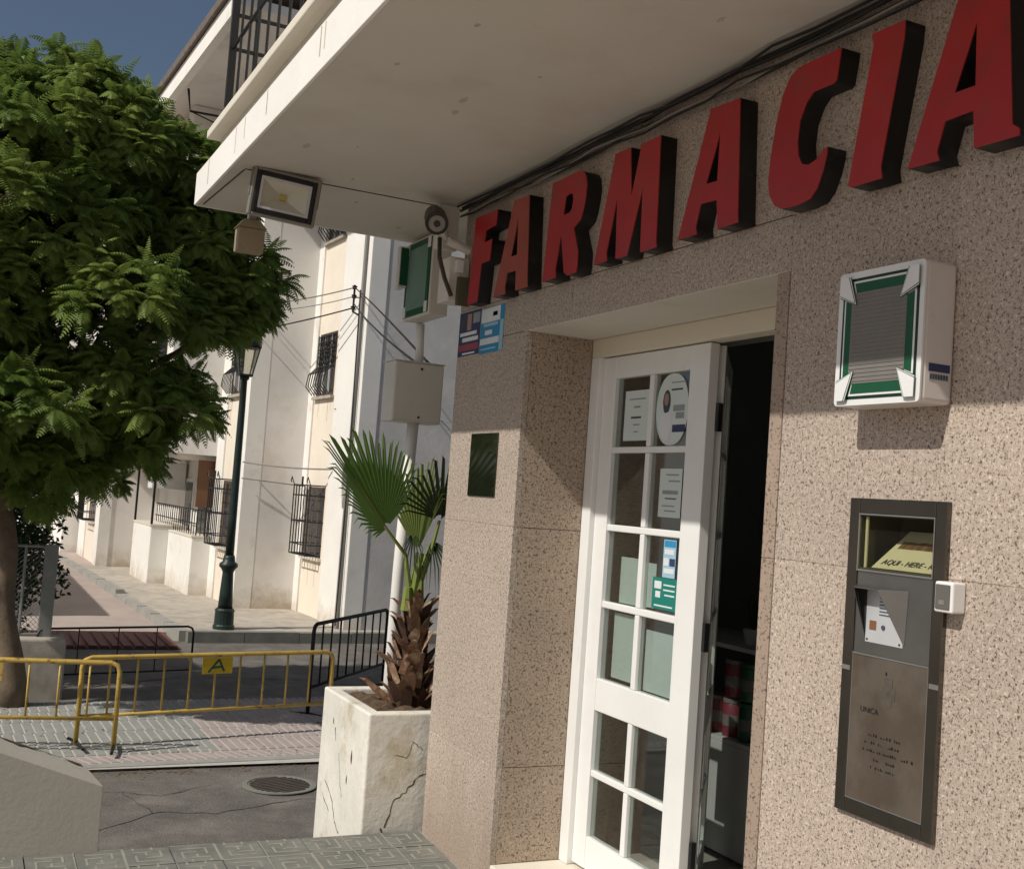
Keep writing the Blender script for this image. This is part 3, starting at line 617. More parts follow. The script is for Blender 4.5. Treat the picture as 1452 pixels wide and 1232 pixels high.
notice('sticker_strip', 'narrow blue strip of stickers on the door above the teal sticker', 3.797, 3.885, 1.383, 1.535, 'lightblue', [(3.80,3.88,1.505,1.53,'blue'),(3.81,3.875,1.475,1.495,'printwhite'),(3.845,3.88,1.43,1.46,'printwhite'),(3.80,3.838,1.43,1.46,'navy'),(3.805,3.875,1.40,1.42,'printwhite')])
notice('teal_sticker', 'teal sticker with white lettering on the door beside the hinge', 3.775, 3.95, 1.255, 1.38, 'teal', [(3.885,3.935,1.335,1.365,'printwhite'),(3.89,3.925,1.30,1.325,'printwhite'),(3.79,3.87,1.35,1.356,'printwhite'),(3.79,3.87,1.33,1.336,'printwhite'),(3.79,3.86,1.31,1.316,'printwhite'),(3.80,3.93,1.265,1.271,'printwhite')])
def inner_paper(y0,y1,z0,z1,label):
    b = MB(); b.box(2.592,y0,z0,2.5935,y1,z1); tag(b.build('paper_sheet', M['paper'], origin=(2.592,y0,z0)), label, 'paper')
inner_paper(4.06,4.225,1.245,1.44,'blank white sheet behind the third left pane of the door')
inner_paper(3.95,4.01,1.25,1.43,'blank white sheet edge behind the third right pane of the door')
inner_paper(4.05,4.25,.925,1.20,'blank white sheet behind the fourth left pane of the door')
inner_paper(3.78,3.995,.915,1.16,'large blank sheet filling the fourth right pane of the door')

# shop interior
rm = part('shop_floor', M['shopfloor'], ph, [(2.7505,.6,.0,7.4,5.19,.084)])
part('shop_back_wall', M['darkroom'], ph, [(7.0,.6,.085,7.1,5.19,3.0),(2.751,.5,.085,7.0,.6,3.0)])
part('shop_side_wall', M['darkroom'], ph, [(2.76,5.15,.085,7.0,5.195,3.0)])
part('shop_ceiling', M['shopwhite'], ph, [(2.76,.6,2.75,7.0,5.15,2.80)])
part('ceiling_beam', M['shopwhite'], ph, [(3.05,3.2,2.42,3.15,5.1,2.56)])
ds = thing('display_unit', (3.5,4.6,.085), 'white display unit with glass shelf inside the dark shop doorway', 'display unit')
part('base_panel', M['shopwhite'], ds, [(3.3,4.1,.10,3.75,5.1,.60)], .004)
part('shelf', M['shopwhite'], ds, [(3.3,4.1,.601,3.75,5.1,.62)]); part('shelf', M['shopwhite'], ds, [(3.3,4.1,1.03,3.75,5.1,1.05)])
part('side_panel', M['shopwhite'], ds, [(3.3,4.05,.10,3.75,4.099,1.05)])
part('back_panel', M['darkroom'], ds, [(3.751,4.05,.10,3.77,5.1,1.05)])
canp = MB().lathe([(.048,0),(.05,.004),(.05,.155),(.046,.16),(.052,.162),(.052,.175),(.0,.176)], n=16)
names = [('canpink','pink lidded tin'),('cangreen','green and white lidded tin'),('canpink','pink lidded tin'),('cangreen','green lidded tin'),('canpink','pink tin'),('cangreen','green tin')]
spots = [(3.38,4.42,.62),(3.38,4.30,.62),(3.38,4.42,.80),(3.38,4.30,.80),(3.38,4.54,.62),(3.38,4.18,.62)]
wh = ['lower row beside the folded leaf','lower row nearest the granite edge','upper row beside the folded leaf','upper row nearest the granite edge','lower row at the far left of the shelf','lower row at the right end']
for (m,nm),(x,y,z),q in zip(names,spots,wh):
    t = thing('tin', (x,y,z), nm+' on the shop display shelf, '+q, 'tin', 'tins on the display shelf', local=True)
    b = MB(); b.lathe([(.048,0),(.05,.004),(.05,.15),(.047,.155)], n=16); b.build('body', M[m], t, smooth=True)
    b = MB(); b.lathe([(.0503,.05),(.0505,.051),(.0505,.10),(.0503,.101)], n=16); b.build('label', M['canwhite'], t)
    b = MB(); b.lathe([(.052,.155),(.052,.172),(.048,.175)], n=16); b.build('lid', M['cangreen' if m == 'cangreen' else 'canwhite'], t)
pp = thing('potted_plant', (3.45,4.40,1.05), 'small spiky potted plant on top of the display unit', 'plant', local=True)
b = MB(); b.lathe([(.035,0),(.05,.07),(.045,.07)], n=14); b.build('pot', M['shopwhite'], pp)
b = MB()
for k in range(16):
    a = k*2.4; h = .10+.07*random.random(); r = .06+.06*random.random()
    b.tube([(0,0,.06),(r*.5*math.cos(a),r*.5*math.sin(a),.06+h),(r*math.cos(a),r*math.sin(a),.06+h*.8)], [.006,.005,.001], 4)
b.build('leaves', M['bush'], pp)

# ================================================================== SHOP LETTERS
LET = {
'F': [[(5.0,2.978),(4.752,2.972),(4.762,2.901),(4.868,2.894),(4.877,2.839),(4.793,2.842),(4.804,2.743),(4.897,2.742),(4.915,2.563),(5.029,2.562)]],
'A1': [[(4.578,2.975),(4.428,2.972),(4.392,2.585),(4.385,2.562),(4.505,2.563),(4.513,2.652),(4.602,2.652),(4.616,2.590),(4.610,2.560),(4.734,2.560)],[(4.526,2.888),(4.512,2.722),(4.572,2.722)]],
'R': [[(4.212,2.974),(3.975,2.974),(3.945,2.962),(3.925,2.94),(3.914,2.901),(3.918,2.85),(3.931,2.804),(3.947,2.772),(4.0,2.746),(3.952,2.646),(3.950,2.59),(3.958,2.562),(4.034,2.56),(4.06,2.577),(4.105,2.739),(4.135,2.60),(4.129,2.564),(4.246,2.564)],[(4.084,2.892),(4.048,2.897),(4.027,2.89),(4.02,2.865),(4.028,2.83),(4.047,2.817),(4.095,2.818)]],
'M': [[(3.817,2.569),(3.705,2.976),(3.595,2.974),(3.569,2.786),(3.52,2.968),(3.394,2.968),(3.383,2.59),(3.377,2.564),(3.484,2.564),(3.494,2.796),(3.575,2.566),(3.655,2.567),(3.671,2.798),(3.725,2.60),(3.718,2.569)]],
'A2': [[(3.245,2.567),(3.101,2.965),(3.102,2.978),(2.938,2.970),(2.915,2.585),(2.911,2.564),(3.02,2.563),(3.033,2.66),(3.122,2.665),(3.143,2.591),(3.134,2.566)],[(3.036,2.883),(3.037,2.724),(3.097,2.727)]],
'C': [[(2.476,2.98),(2.49,2.892),(2.501,2.885),(2.586,2.885),(2.615,2.861),(2.639,2.815),(2.645,2.753),(2.637,2.709),(2.619,2.681),(2.591,2.672),(2.558,2.679),(2.53,2.703),(2.512,2.706),(2.513,2.684),(2.525,2.641),(2.547,2.594),(2.575,2.569),(2.628,2.562),(2.701,2.564),(2.735,2.581),(2.763,2.619),(2.772,2.665),(2.766,2.74),(2.75,2.834),(2.724,2.92),(2.696,2.962),(2.662,2.98),(2.595,2.982)]],
'I': [[(2.352,2.978),(2.234,2.975),(2.236,2.926),(2.297,2.598),(2.290,2.565),(2.408,2.566),(2.419,2.572),(2.348,2.947),(2.358,2.974)]],
'A3': [[(2.055,2.973),(1.905,2.970),(1.876,2.60),(1.856,2.586),(1.854,2.568),(1.985,2.57),(1.993,2.664),(2.081,2.662),(2.103,2.591),(2.094,2.566),(2.199,2.569)],[(1.995,2.884),(1.99,2.726),(2.054,2.726)]],
}
LL = {'F':'red raised letter F at the left end of the shop sign','A1':'faded brownish red raised letter A between F and R on the shop sign','R':'red raised letter R of the shop sign',
      'M':'red raised letter M of the shop sign','A2':'red raised letter A between M and C on the shop sign','C':'red raised letter C of the shop sign','I':'red raised letter I of the shop sign','A3':'large red raised letter A at the right end of the shop sign'}
for k, spl in LET.items():
    ys = [p[0] for p in spl[0]]; t = thing('sign_letter', (2.2,(min(ys)+max(ys))/2,2.562), LL[k], 'letter', 'letters of the shop sign')
    s2 = [[(-y,z) for y,z in s] for s in spl]
    put_mesh(curve_mesh(s2, .066), 'letter_body', M['black'], t, FACE_W, (2.2-.0335,0,0))
    put_mesh(curve_mesh(s2, .0035), 'letter_face', M['letter_faded' if k == 'A1' else 'letter_red'], t, FACE_W, (2.2-.0686,0,0))
# cables bundled above the letters
def bundle(off, r, m, label, wob, seedv):
    rnd = random.Random(seedv); b = MB()
    pts = [(2.2-.02-off[0]+rnd.uniform(-wob,wob)*.6, 5.26-.19*k, 3.087-off[1]*.8+rnd.uniform(-wob,wob)*.7-.006*math.sin(k*.9+seedv)) for k in range(38)]
    b.tube(pts, r, 6); tag(b.build('cable_run', M[m], origin=pts[0]), label, 'cable', 'cables along the soffit above the letters')
bundle((.01,.0), .009, 'cable', 'thick black cable tucked into the angle of wall and soffit above the letters', .006, 1)
bundle((.03,.025), .0055, 'cable', 'black cable just below the thickest one above the shop letters', .010, 2)
bundle((.0,.045), .005, 'cable_brown', 'dark brown cable at the back of the bundle above the shop letters', .010, 3)
bundle((.02,.055), .0045, 'cable_grey', 'thin grey cable running lowest in the bundle above the shop letters', .012, 4)
bundle((.045,.012), .005, 'cable', 'thin black cable at the front of the bundle above the letters', .012, 5)
bundle((.03,.07), .004, 'cable', 'sagging thin black cable touching the tops of the red letters', .014, 6)
# ================================================================== GREEN CROSS LIGHT BOX ON THE WALL
sg = thing('pharmacy_light_box', (2.2,2.23,1.957), 'white wall box with dark green cross outline and grey louvred face', 'sign')
b = MB(); b.box(2.094,2.079,1.958,2.1995,2.381,2.312); b.build('case', M['signside'], sg, bevel=.012, seg=3)
def wp(pts, x, ext, name, m, parent, hole=None):
    spl = [[(-y,z) for y,z in pts]]+([[(-y,z) for y,z in hole]] if hole else [])
    return put_mesh(curve_mesh(spl, ext), name, m, parent, FACE_W, (x,0,0))
def boxpts(y0,y1,z0,z1,r=.012):
    o = []
    for cy,cz,a0 in ((y0+r,z0+r,180),(y1-r,z0+r,270),(y1-r,z1-r,0),(y0+r,z1-r,90)):
        for k in range(4): a = R(a0+30*k); o.append((cy+r*math.cos(a),cz+r*math.sin(a)))
    return o
face = wp(boxpts(2.079,2.381,1.958,2.312), 2.0925, .006, 'face_panel', M['signwhite'], sg)
def cross_pts(s, cy=2.229, cz=2.134, hw=.135, hh=.160):
    a, c = hw-s, hh-s; nx, nz, tx, tz = .026+s*.35, .042+s*.2, .046+s*.1, .060+s*.1
    o = []
    for sy, sz, rev in ((-1,-1,0),(1,-1,1),(1,1,0),(-1,1,1)):
        q = [(cy+sy*a,cz+sz*(c-nz)),(cy+sy*(a-tx),cz+sz*(c-tz)),(cy+sy*(a-nx),cz+sz*c)]
        o += q[::-1] if rev else q
    return o
wp(cross_pts(0), 2.0890, .0012, 'cross_outline', M['signdark'], face)
wp(cross_pts(.008), 2.0878, .0012, 'cross_line', M['signwhite'], face)
wp(cross_pts(.014), 2.0866, .0012, 'cross_border', M['signgreen'], face)
scr = wp(boxpts(2.229-.098,2.229+.098,2.134-.120,2.134+.120,.004), 2.0854, .0012, 'screen', M['signglass'], face)
lou = MB().box(-.0016,-.096,-.0009,0,.096,.0009).mesh('louvre', M['signglass'])
for k in range(22): piece('louvre', lou, scr, (2.0848-2.2, 2.229-2.23, 2.0205+.0108*k-1.957))
for sy, sz in ((1,1),(1,-1),(-1,1),(-1,-1)):      # pointed white corners over the screen
    q = lambda d, e: [(2.229+sy*(.137+d),2.134+sz*(.118-e)),(2.229+sy*(.083-e),2.134+sz*(.094-e)),(2.229+sy*(.109-e),2.134+sz*(.162+d)),(2.229+sy*(.137+d),2.134+sz*(.162+d))]
    for e, x_, m_ in ((.0075,2.0815,'signgreen'),(.005,2.0808,'signwhite'),(.002,2.0801,'signdark'),(0,2.0794,'signwhite')): wp(q(.002,e), x_, .0006, 'corner_point', M[m_], face)
MB().box(2.115,2.0775,2.036,2.185,2.0788,2.056).build('sticker', M['navy'], sg); MB().box(2.117,2.0775,2.016,2.18,2.0788,2.030).build('barcode_sticker', M['inkgrey'], sg)
for k in range(7): MB().box(2.119+.009*k,2.0765,2.018,2.124+.009*k,2.0774,2.029).build('print', M['ink'], sg)
# ================================================================== NIGHT SERVICE STEEL PANEL
st = thing('night_service_panel', (2.2,2.23,.892), 'tall dark steel night service panel with intercom set in the granite wall', 'panel')
y0, y1, z0, z1 = 2.062, 2.402, .893, 1.72
b = MB(); xs = 2.185
for q in ((xs,y0,z0,2.1998,y0+.037,z1),(xs,y1-.037,z0,2.1998,y1,z1),(xs,y0+.0372,z1-.04,2.1998,y1-.0372,z1),(xs,y0+.0372,z0,2.1998,y1-.0372,z0+.038)): b.box(*q)
b.build('frame', M['steel_frame'], st, bevel=.002)
for yy in (y0+.002,y1-.032): part('shine_notch', M['steel_line'], st, [(xs-.0008,yy,1.262,xs-.0001,yy+.03,1.274)])
iy0, iy1 = y0+.0375, y1-.0375
part('middle_plate', M['steel'], st, [(xs+.004,iy0,1.313,2.1999,iy1,1.527)], .001)
lowp = part('lower_plate', M['steel_brown'], st, [(xs+.003,iy0,.9315,2.1999,iy1,1.3085)], .001)
for q in ((xs+.001,iy0,1.3087,2.199,iy1,1.3127),(xs+.002,iy0-.0004,.9312,2.199,iy0+.002,1.3085),(xs+.002,iy1-.002,.9312,2.199,iy1+.0002,1.3085),(xs+.001,iy0,.9312,2.199,iy1,.9335),(xs-.001,iy0,1.5272,2.199,iy1,1.532),(xs-.001,iy0,1.676,2.199,iy1,1.6798),(xs-.001,iy0,1.5322,2.199,iy0+.003,1.6758),(xs-.001,iy1-.003,1.5322,2.199,iy1,1.6758)): part('plate_edge', M['steel_line'], st, [q])
bx_ = MB(); bx_.box(2.33,iy0,1.53,2.34,iy1,1.68); bx_.box(2.19,iy1-.004,1.533,2.33,iy1-.0035,1.675); bx_.box(2.19,iy0+.0035,1.533,2.33,iy0+.004,1.675); bx_.box(2.19,iy0+.004,1.5335,2.33,iy1-.004,1.536); bx_.box(2.19,iy0+.004,1.6735,2.33,iy1-.004,1.6755)
wnd = part('window_pane', M['glass_box'], st, [(xs+.003,iy0+.0032,1.5325,xs+.006,iy1-.0032,1.6755)])
bx_.build('window_box', M['boxinside'], wnd)
part('box_edge', M['yellowcard'], wnd, [(2.196,iy1-.022,1.537,2.20,iy1-.014,1.672)])
cd = MB(); p0 = Vector((2.196,2.305,1.538)); cdx = Vector((.10,-.0,.095))
cd.prism([(2.198,2.325,1.539),(2.198,2.105,1.539),(2.29,2.105,1.640),(2.29,2.285,1.640)], (.002,0,-.002)); cd.build('card', M['yellowcard'], wnd)
dz = Vector((.092,0,.101)).normalized(); nrm = Vector((-1,0,0)).cross(Vector((0,0,1)))
mt = Matrix((Vector((0,-1,0)), dz, Vector((0,-1,0)).cross(dz))).transposed()
put_mesh(text_mesh('AQUI - HERE - ICI', .0245, .25), 'card_text', M['ink'], wnd, mt, Vector((2.198,2.300,1.539))+dz*.014-Vector((.0012,0,-.0012)))
rh = random.Random(12); hb = MB(); u_ = 0.0; o0 = Vector((2.198,2.282,1.539))+dz*.072-Vector((.0012,0,-.0012)); ux = Vector((0,-1,0))
while u_ < .165:          # bold slanted print too blurred to read
    w_ = rh.uniform(.004,.008); h_ = rh.uniform(.022,.027); p_ = o0+ux*u_
    hb.prism([p_,p_+ux*w_,p_+ux*(w_+h_*.25)+dz*h_,p_+ux*(h_*.25)+dz*h_], (-.0003,0,.0003)); u_ += w_+rh.uniform(.002,.005)
hb.build('card_heading', M['brownink'], wnd)
# the core of the wall is hollow behind the window: a real recess
# intercom with hood
ic = part('intercom_plate', M['alu'], st, [(xs+.0025,2.19,1.345,xs+.0038,2.322,1.485)])
b = MB(); b.prism([(xs+.003,2.366,1.487),(xs+.003,2.178,1.487),(xs-.045,2.236,1.484),(xs-.045,2.322,1.484)], (0,0,.003)); b.build('hood', M['steel'], st)
for q in (((xs+.003,2.366,1.487),(xs-.045,2.322,1.484),(xs+.003,2.325,1.36)),((xs+.003,2.178,1.487),(xs-.045,2.236,1.484),(xs+.003,2.185,1.35))):
    b = MB(); b.prism(q, (0,.0015,0)); b.build('hood_cheek', M['steel'], st)
for k in range(7): MB().box(xs+.0015,2.215,1.418+.0085*k,xs+.0024,2.275,1.421+.0085*k).build('speaker_slot', M['ink'], ic)
part('camera_window', M['brownink'], ic, [(xs+.001,2.284,1.378,xs+.0024,2.308,1.402)], .001)
b = MB(); b.tube([(xs+.0024,2.258,1.388),(xs-.001,2.258,1.388)], .006, 12); b.build('call_button', M['ink'], ic)
for yy, zz in ((2.315,1.352),(2.20,1.352)): MB().tube([(xs+.0024,yy,zz),(xs+.001,yy,zz)], .003, 8).build('screw', M['steel_frame'], ic)
part('keyhole', M['black'], lowp, [(xs+.0018,2.238,1.268,xs+.0029,2.242,1.277)])
part('worn_emblem', M['steel_worn'], lowp, [(xs+.002,2.217,1.19,xs+.0029,2.245,1.262),(xs+.002,2.2452,1.208,xs+.0029,2.255,1.238),(xs+.002,2.207,1.208,xs+.0029,2.2168,1.238)])
put_mesh(text_mesh('UNICA', .021, 0), 'engraving', M['black'], lowp, FACE_W, (xs+.0024,2.326,1.163))
rnd = random.Random(3)
for (ya,yb,z) in ((2.293,2.165,1.106),(2.305,2.185,1.086),(2.31,2.14,1.066),(2.27,2.20,1.045),(2.28,2.19,1.025)):
    y = ya; b = MB()
    while y > yb:
        wd = rnd.uniform(.002,.006)
        if rnd.random() < .75: b.box(xs+.0022,y-wd,z,xs+.0029,y,z+rnd.uniform(.003,.008))
        y -= wd+rnd.uniform(.002,.007)
    b.build('worn_engraving', M['black'], lowp)
# bell switch
sw = thing('bell_switch', (2.2,2.035,1.452), 'small white bell switch beside the steel panel', 'switch')
b = MB(); b.box(2.155,2.006,1.453,2.1995,2.063,1.527); b.build('case', M['switch'], sw, bevel=.005, seg=3)
part('rocker', M['switchdark'], sw, [(2.1515,2.013,1.461,2.1549,2.057,1.520)], .003)
part('name_plate', M['housing'], sw, [(2.1508,2.028,1.472,2.1514,2.045,1.483)])
# posters and plaque on the pillar
pl = thing('wall_plaque', (2.2,4.86,1.65), 'dark green reflective plaque on the granite pillar', 'plaque')
part('plate', M['plaque'], pl, [(2.193,4.71,1.653,2.1995,5.01,1.947)], .002)
p1 = thing('advert_sticker', (2.2,5.14,2.34), 'dark navy and crimson advertising sticker on the pillar beside the blue one', 'sticker')
def pst(t, x, y0, y1, z0, z1, m, nm='print'): MB().box(x-.0007,y0,z0,x,y1,z1).build(nm, M[m], t)
pst(p1,2.1995,5.012,5.268,2.335,2.553,'navy','sheet')
for q in ((5.12,5.17,2.46,2.54,'skinprint'),(5.02,5.10,2.49,2.54,'inkgrey'),(5.19,5.25,2.475,2.53,'ink'),(5.05,5.25,2.435,2.452,'printwhite'),(5.03,5.22,2.405,2.425,'printwhite'),(5.02,5.26,2.36,2.392,'crimson'),(5.06,5.21,2.342,2.350,'printwhite')): pst(p1,2.1987,*q)
p2 = thing('advert_sticker', (2.2,4.88,2.33), 'light blue and white advertising sticker on the pillar under the letters', 'sticker')
pst(p2,2.1995,4.744,5.006,2.328,2.546,'blue','sheet')
for q in ((4.79,5.0,2.475,2.543,'printwhite'),(4.748,4.785,2.33,2.475,'lightblue'),(4.81,4.97,2.455,2.470,'lightblue'),(4.87,4.95,2.415,2.437,'printwhite'),(4.79,5.0,2.37,2.40,'printwhite'),(4.82,4.99,2.345,2.352,'lightblue'),(4.82,4.87,2.50,2.52,'inkgrey')): pst(p2,2.1987,*q)

# ================================================================== FLOODLIGHT AND CAMERA UNDER THE SOFFIT
fl = thing('floodlight', (1.27,5.30,2.985), 'rectangular LED floodlight with grey housing and black bezel under the balcony slab', 'floodlight', local=True)
fl.rotation_euler = (R(6), R(4), R(-3))
W2, H2 = .158, .112
def ring(w, h, w2, h2, ya, yb):
    b = MB(); b.box(-w,ya,-h,-w2,yb,h); b.box(w2,ya,-h,w,yb,h); b.box(-w2,ya,h2,w2,yb,h); b.box(-w2,ya,-h,w2,yb,-h2); return b
ring(W2,H2,.142,.098,-.03,.02).build('housing_rim', M['housing'], fl, bevel=.004)
ring(.1415,.0975,.120,.076,-.036,.015).build('bezel', M['black'], fl, bevel=.004)
ring(.1195,.0755,.108,.064,-.031,.012).build('inner_rim', M['alu'], fl)
b = MB(); o_ = [(-.108,-.02,-.064),(.108,-.02,-.064),(.108,-.02,.064),(-.108,-.02,.064)]; i_ = [(-.018,.02,-.012),(.018,.02,-.012),(.018,.02,.012),(-.018,.02,.012)]
b.add(o_+i_, [(0,1,5,4),(1,2,6,5),(2,3,7,6),(3,0,4,7),(4,5,6,7)]); b.build('reflector', M['reflector'], fl)
MB().box(-.014,.012,-.012,.014,.018,.012).build('led', M['led'], fl)
b = MB(); b.box(-.15,.0201,-.10,.15,.06,.10)
for k in range(9): b.box(-.12+.028*k,.0601,-.085,-.112+.028*k,.09,.085)
b.build('heat_sink', M['housing'], fl)
b = MB(); b.box(-.165,-.01,-.02,-.1582,.01,.118); b.box(.1582,-.01,-.02,.165,.01,.118); b.box(-.165,-.012,.1125,.165,.012,.118); b.build('bracket', M['housing'], fl)
cc = thing('security_camera', (2.10,5.24,3.0), 'round grey bullet security camera on a cream bracket at the pillar top', 'camera')
d_ = Vector((-.28,-1,-.52)).normalized(); c0 = Vector((2.005,5.22,3.005)); c1 = c0+d_*.12
b = MB(); b.tube([c0-d_*.06,c0,c1], [.046,.054,.054], 18); b.build('body', M['cctv'], cc, smooth=False)
b = MB(); b.tube([c1,c1+d_*.015], [.058,.056], 18); b.build('hood', M['black'], cc)
b = MB(); b.tube([c1+d_*.0152,c1+d_*.018], [.040,.040], 18); b.build('face', M['housing'], cc)
b = MB(); b.tube([c1+d_*.0182,c1+d_*.021], [.017,.015], 14); b.build('lens', M['lens'], cc)
part('mount_plate', M['cabinet'], cc, [(2.05,5.285,2.87,2.16,5.33,3.09)], .004)
b = MB(); b.tube([(2.10,5.29,2.93),(2.05,5.25,2.97),c0], .016, 8); b.build('arm', M['cabinet'], cc)
b = MB(); b.tube([(2.03,5.2,2.90),(2.02,5.16,2.80),(2.05,5.15,2.70),(2.10,5.17,2.62)], .011, 8); b.build('lead', M['cable_brown'], cc)
jb = thing('junction_box', (2.16,5.24,2.62), 'cream junction box with conduit on the pillar corner below the camera', 'box')
part('case', M['cabinet'], jb, [(2.09,5.19,2.60,2.196,5.33,2.82)], .005); part('lower_case', M['boxinside'], jb, [(2.13,5.16,2.58,2.196,5.189,2.72)], .004)
b = MB(); b.tube([(2.06,5.16,2.885),(2.18,5.17,2.855)], .022, 10); b.build('conduit', M['cabinet'], jb)
MB().box(2.115,5.155,2.74,2.15,5.188,2.80).build('label', M['switch'], jb)

# ================================================================== SIGN ON ITS POLE WITH CABINET
ps_ = thing('pole_sign', (2.30,6.18,zr(6)), 'green and cream pharmacy sign box on a white pole with a metal cabinet', 'sign')
b = MB(); b.tube([(2.30,6.18,zr(6)),(2.315,6.18,1.2),(2.335,6.18,2.05)], .034, 14); b.build('post', M['polewhite'], ps_, smooth=True)
b = MB(); b.tube([(2.345,6.18,2.386),(2.335,6.18,2.62)], .024, 14); b.build('upper_tube', M['polewhite'], ps_, smooth=True)
part('flange', M['polewhite'], ps_, [(2.29,6.12,2.387,2.40,6.24,2.396)])
cab = part('cabinet', M['cabinet'], ps_, [(2.172,6.10,2.045,2.47,6.28,2.386)], .004)
part('cabinet_door', M['cabinet'], cab, [(2.178,6.094,2.052,2.464,6.0995,2.379)], .003)
for z in (2.35,2.075): part('latch', M['cable'], cab, [(2.325,6.088,z-.006,2.336,6.0938,z+.006)])
part('cabinet_lid', M['cabinet'], cab, [(2.165,6.088,2.3863,2.477,6.29,2.391)])
sb = MB(); sb.box(2.238,5.82,2.625,2.35,6.22,3.075); sb = sb.build('sign_case', M['cabinet'], ps_, bevel=.006)
part('sign_face', M['signgreen'], sb, [(2.231,5.835,2.64,2.2375,6.205,3.06)])
part('face_field', M['signpale'], sb, [(2.2285,5.868,2.675,2.2308,6.172,3.025)])
for (ya,yb,za,zb) in ((5.835,5.875,2.64,2.70),(6.165,6.205,2.64,2.70),(5.835,5.875,3.0,3.06),(6.165,6.205,3.0,3.06)): part('corner_white', M['signwhite'], sb, [(2.2278,ya,za,2.2309,yb,zb)])
arm = part('side_arm', M['cabinet'], ps_, [(2.175,6.172,2.815,2.2270,6.215,3.05)], .003)
part('arm_face', M['signgreen'], arm, [(2.181,6.1655,2.825,2.2268,6.1715,3.04)]); part('arm_corner', M['signwhite'], arm, [(2.172,6.165,2.80,2.2,6.215,2.8145)])

# ================================================================== PLANTER AND PALM
px0, px1, py0, py1, pzt = 1.905, 2.63, 5.335, 6.09, .565
pt = thing('planter', (2.27,5.71,-.82), 'tall cracked cream plaster planter box at the end of the shop pavement', 'planter')
wt = .07
b = MB()
for q in ((px0,py0,-.85,px1,py0+wt,pzt),(px0,py1-wt,-.85,px1,py1,pzt),(px0,py0+wt,-.85,px0+wt,py1-wt,pzt),(px1-wt,py0+wt,-.85,px1,py1-wt,pzt)): b.box(*q)
b.build('wall', M['planter'], pt, bevel=.012, seg=3)
# bumpy soil
sbm = MB(); n = 14; vs_ = []
for j in range(n+1):
    for i in range(n+1): vs_.append((px0+.06+(px1-px0-.12)*i/n, py0+.06+(py1-py0-.12)*j/n, pzt-.03+random.uniform(-.012,.018)))
sbm.add(vs_, [(j*(n+1)+i, j*(n+1)+i+1, (j+1)*(n+1)+i+1, (j+1)*(n+1)+i) for j in range(n) for i in range(n)]); sbm.build('soil', M['soil'], pt)
yf = py0-.0008
def crack(pts, w, face):
    rr = []; 
    for p, q in zip(pts, pts[1:]):
        for k in range(4):
            t = k/4; rr.append((p[0]+(q[0]-p[0])*t+random.uniform(-.006,.006), p[1]+(q[1]-p[1])*t+random.uniform(-.006,.006)))
    rr.append(pts[-1])
    if face == 'y': ribbon([(u,yf,v) for u,v in rr], w, (0,-1,0), 'crack', M['crack'], pt)
    else: ribbon([(px0-.0008,u,v) for u,v in rr], w, (-1,0,0), 'crack', M['crack'], pt)
crack([(2.03,.02),(2.06,.14),(2.12,.18),(2.19,.25),(2.24,.27)], .004, 'y'); crack([(2.01,.01),(2.02,-.05)], .005, 'y'); crack([(2.05,.36),(2.12,.35),(2.15,.42),(2.20,.38)], .0016, 'y')
crack([(5.95,.10),(5.80,.02),(5.74,-.06),(5.66,-.10)], .004, 'x'); crack([(5.98,.02),(5.85,-.04)], .004, 'x'); crack([(5.75,.28),(5.70,.15),(5.66,.08)], .003, 'x'); crack([(5.84,.40),(5.82,.33)], .006, 'x')
for (ya,za,s) in ((5.55,.30,.02),(5.88,.42,.012),(5.60,.18,.015)):
    b = MB(); b.prism([(px0-.0003,ya+s*random.uniform(.5,1.2)*math.cos(a*.9)*.6,za+s*1.8*random.uniform(.6,1.3)*math.sin(a*.9)) for a in range(7)], (-.0007,0,0)); b.build('chip', M['soil'], pt)

pm = thing('fan_palm', (2.25,5.72,.53), 'young fan palm with shaggy brown trunk growing in the cream planter', 'palm', local=True)
b = MB(); b.lathe([(.105,-.03),(.10,.06),(.07,.18),(.05,.35),(.038,.52),(.03,.60)], n=14); b.build('trunk', M['bootdark'], pm)
bm_ = MB(); L = .13      # one split leaf base
bm_.add([(-.035,0,0),(.035,0,0),(.028,.055,.06),(-.028,.055,.06),(.018,.10,.11),(-.014,.095,.115),(.006,.125,.125),(0,-.012,.02),(0,.04,.075),(0,.085,.12)],
        [(0,7,8,3),(7,1,2,8),(3,8,9,5),(8,2,4,9),(5,9,6),(9,4,6),(0,3,2,1),(3,5,4,2),(5,6,4)])
bootme = bm_.mesh('leaf_base', M['boot'])
bm2 = [bootme.copy() for _ in range(3)]
for q, nm in zip(bm2, ('boot','bootdark','bootpale')): q.materials.clear(); q.materials.append(M[nm])
rb = random.Random(21)
for k in range(92):
    h = .56*(k/92); r = .034+.082*(1-h/.56)**1.3; a = k*2.399+rb.uniform(-.3,.3)
    sc_ = rb.uniform(.65,1.2)*(1-.25*h/.56)
    piece('leaf_base', rb.choice(bm2), pm, (r*math.cos(a), r*math.sin(a), h-.035), (R(rb.uniform(-20,30)), R(rb.uniform(-20,20)), a-math.pi/2), (sc_*rb.uniform(.9,1.4), sc_*rb.uniform(.6,1.0), sc_*rb.uniform(.8,1.2)))
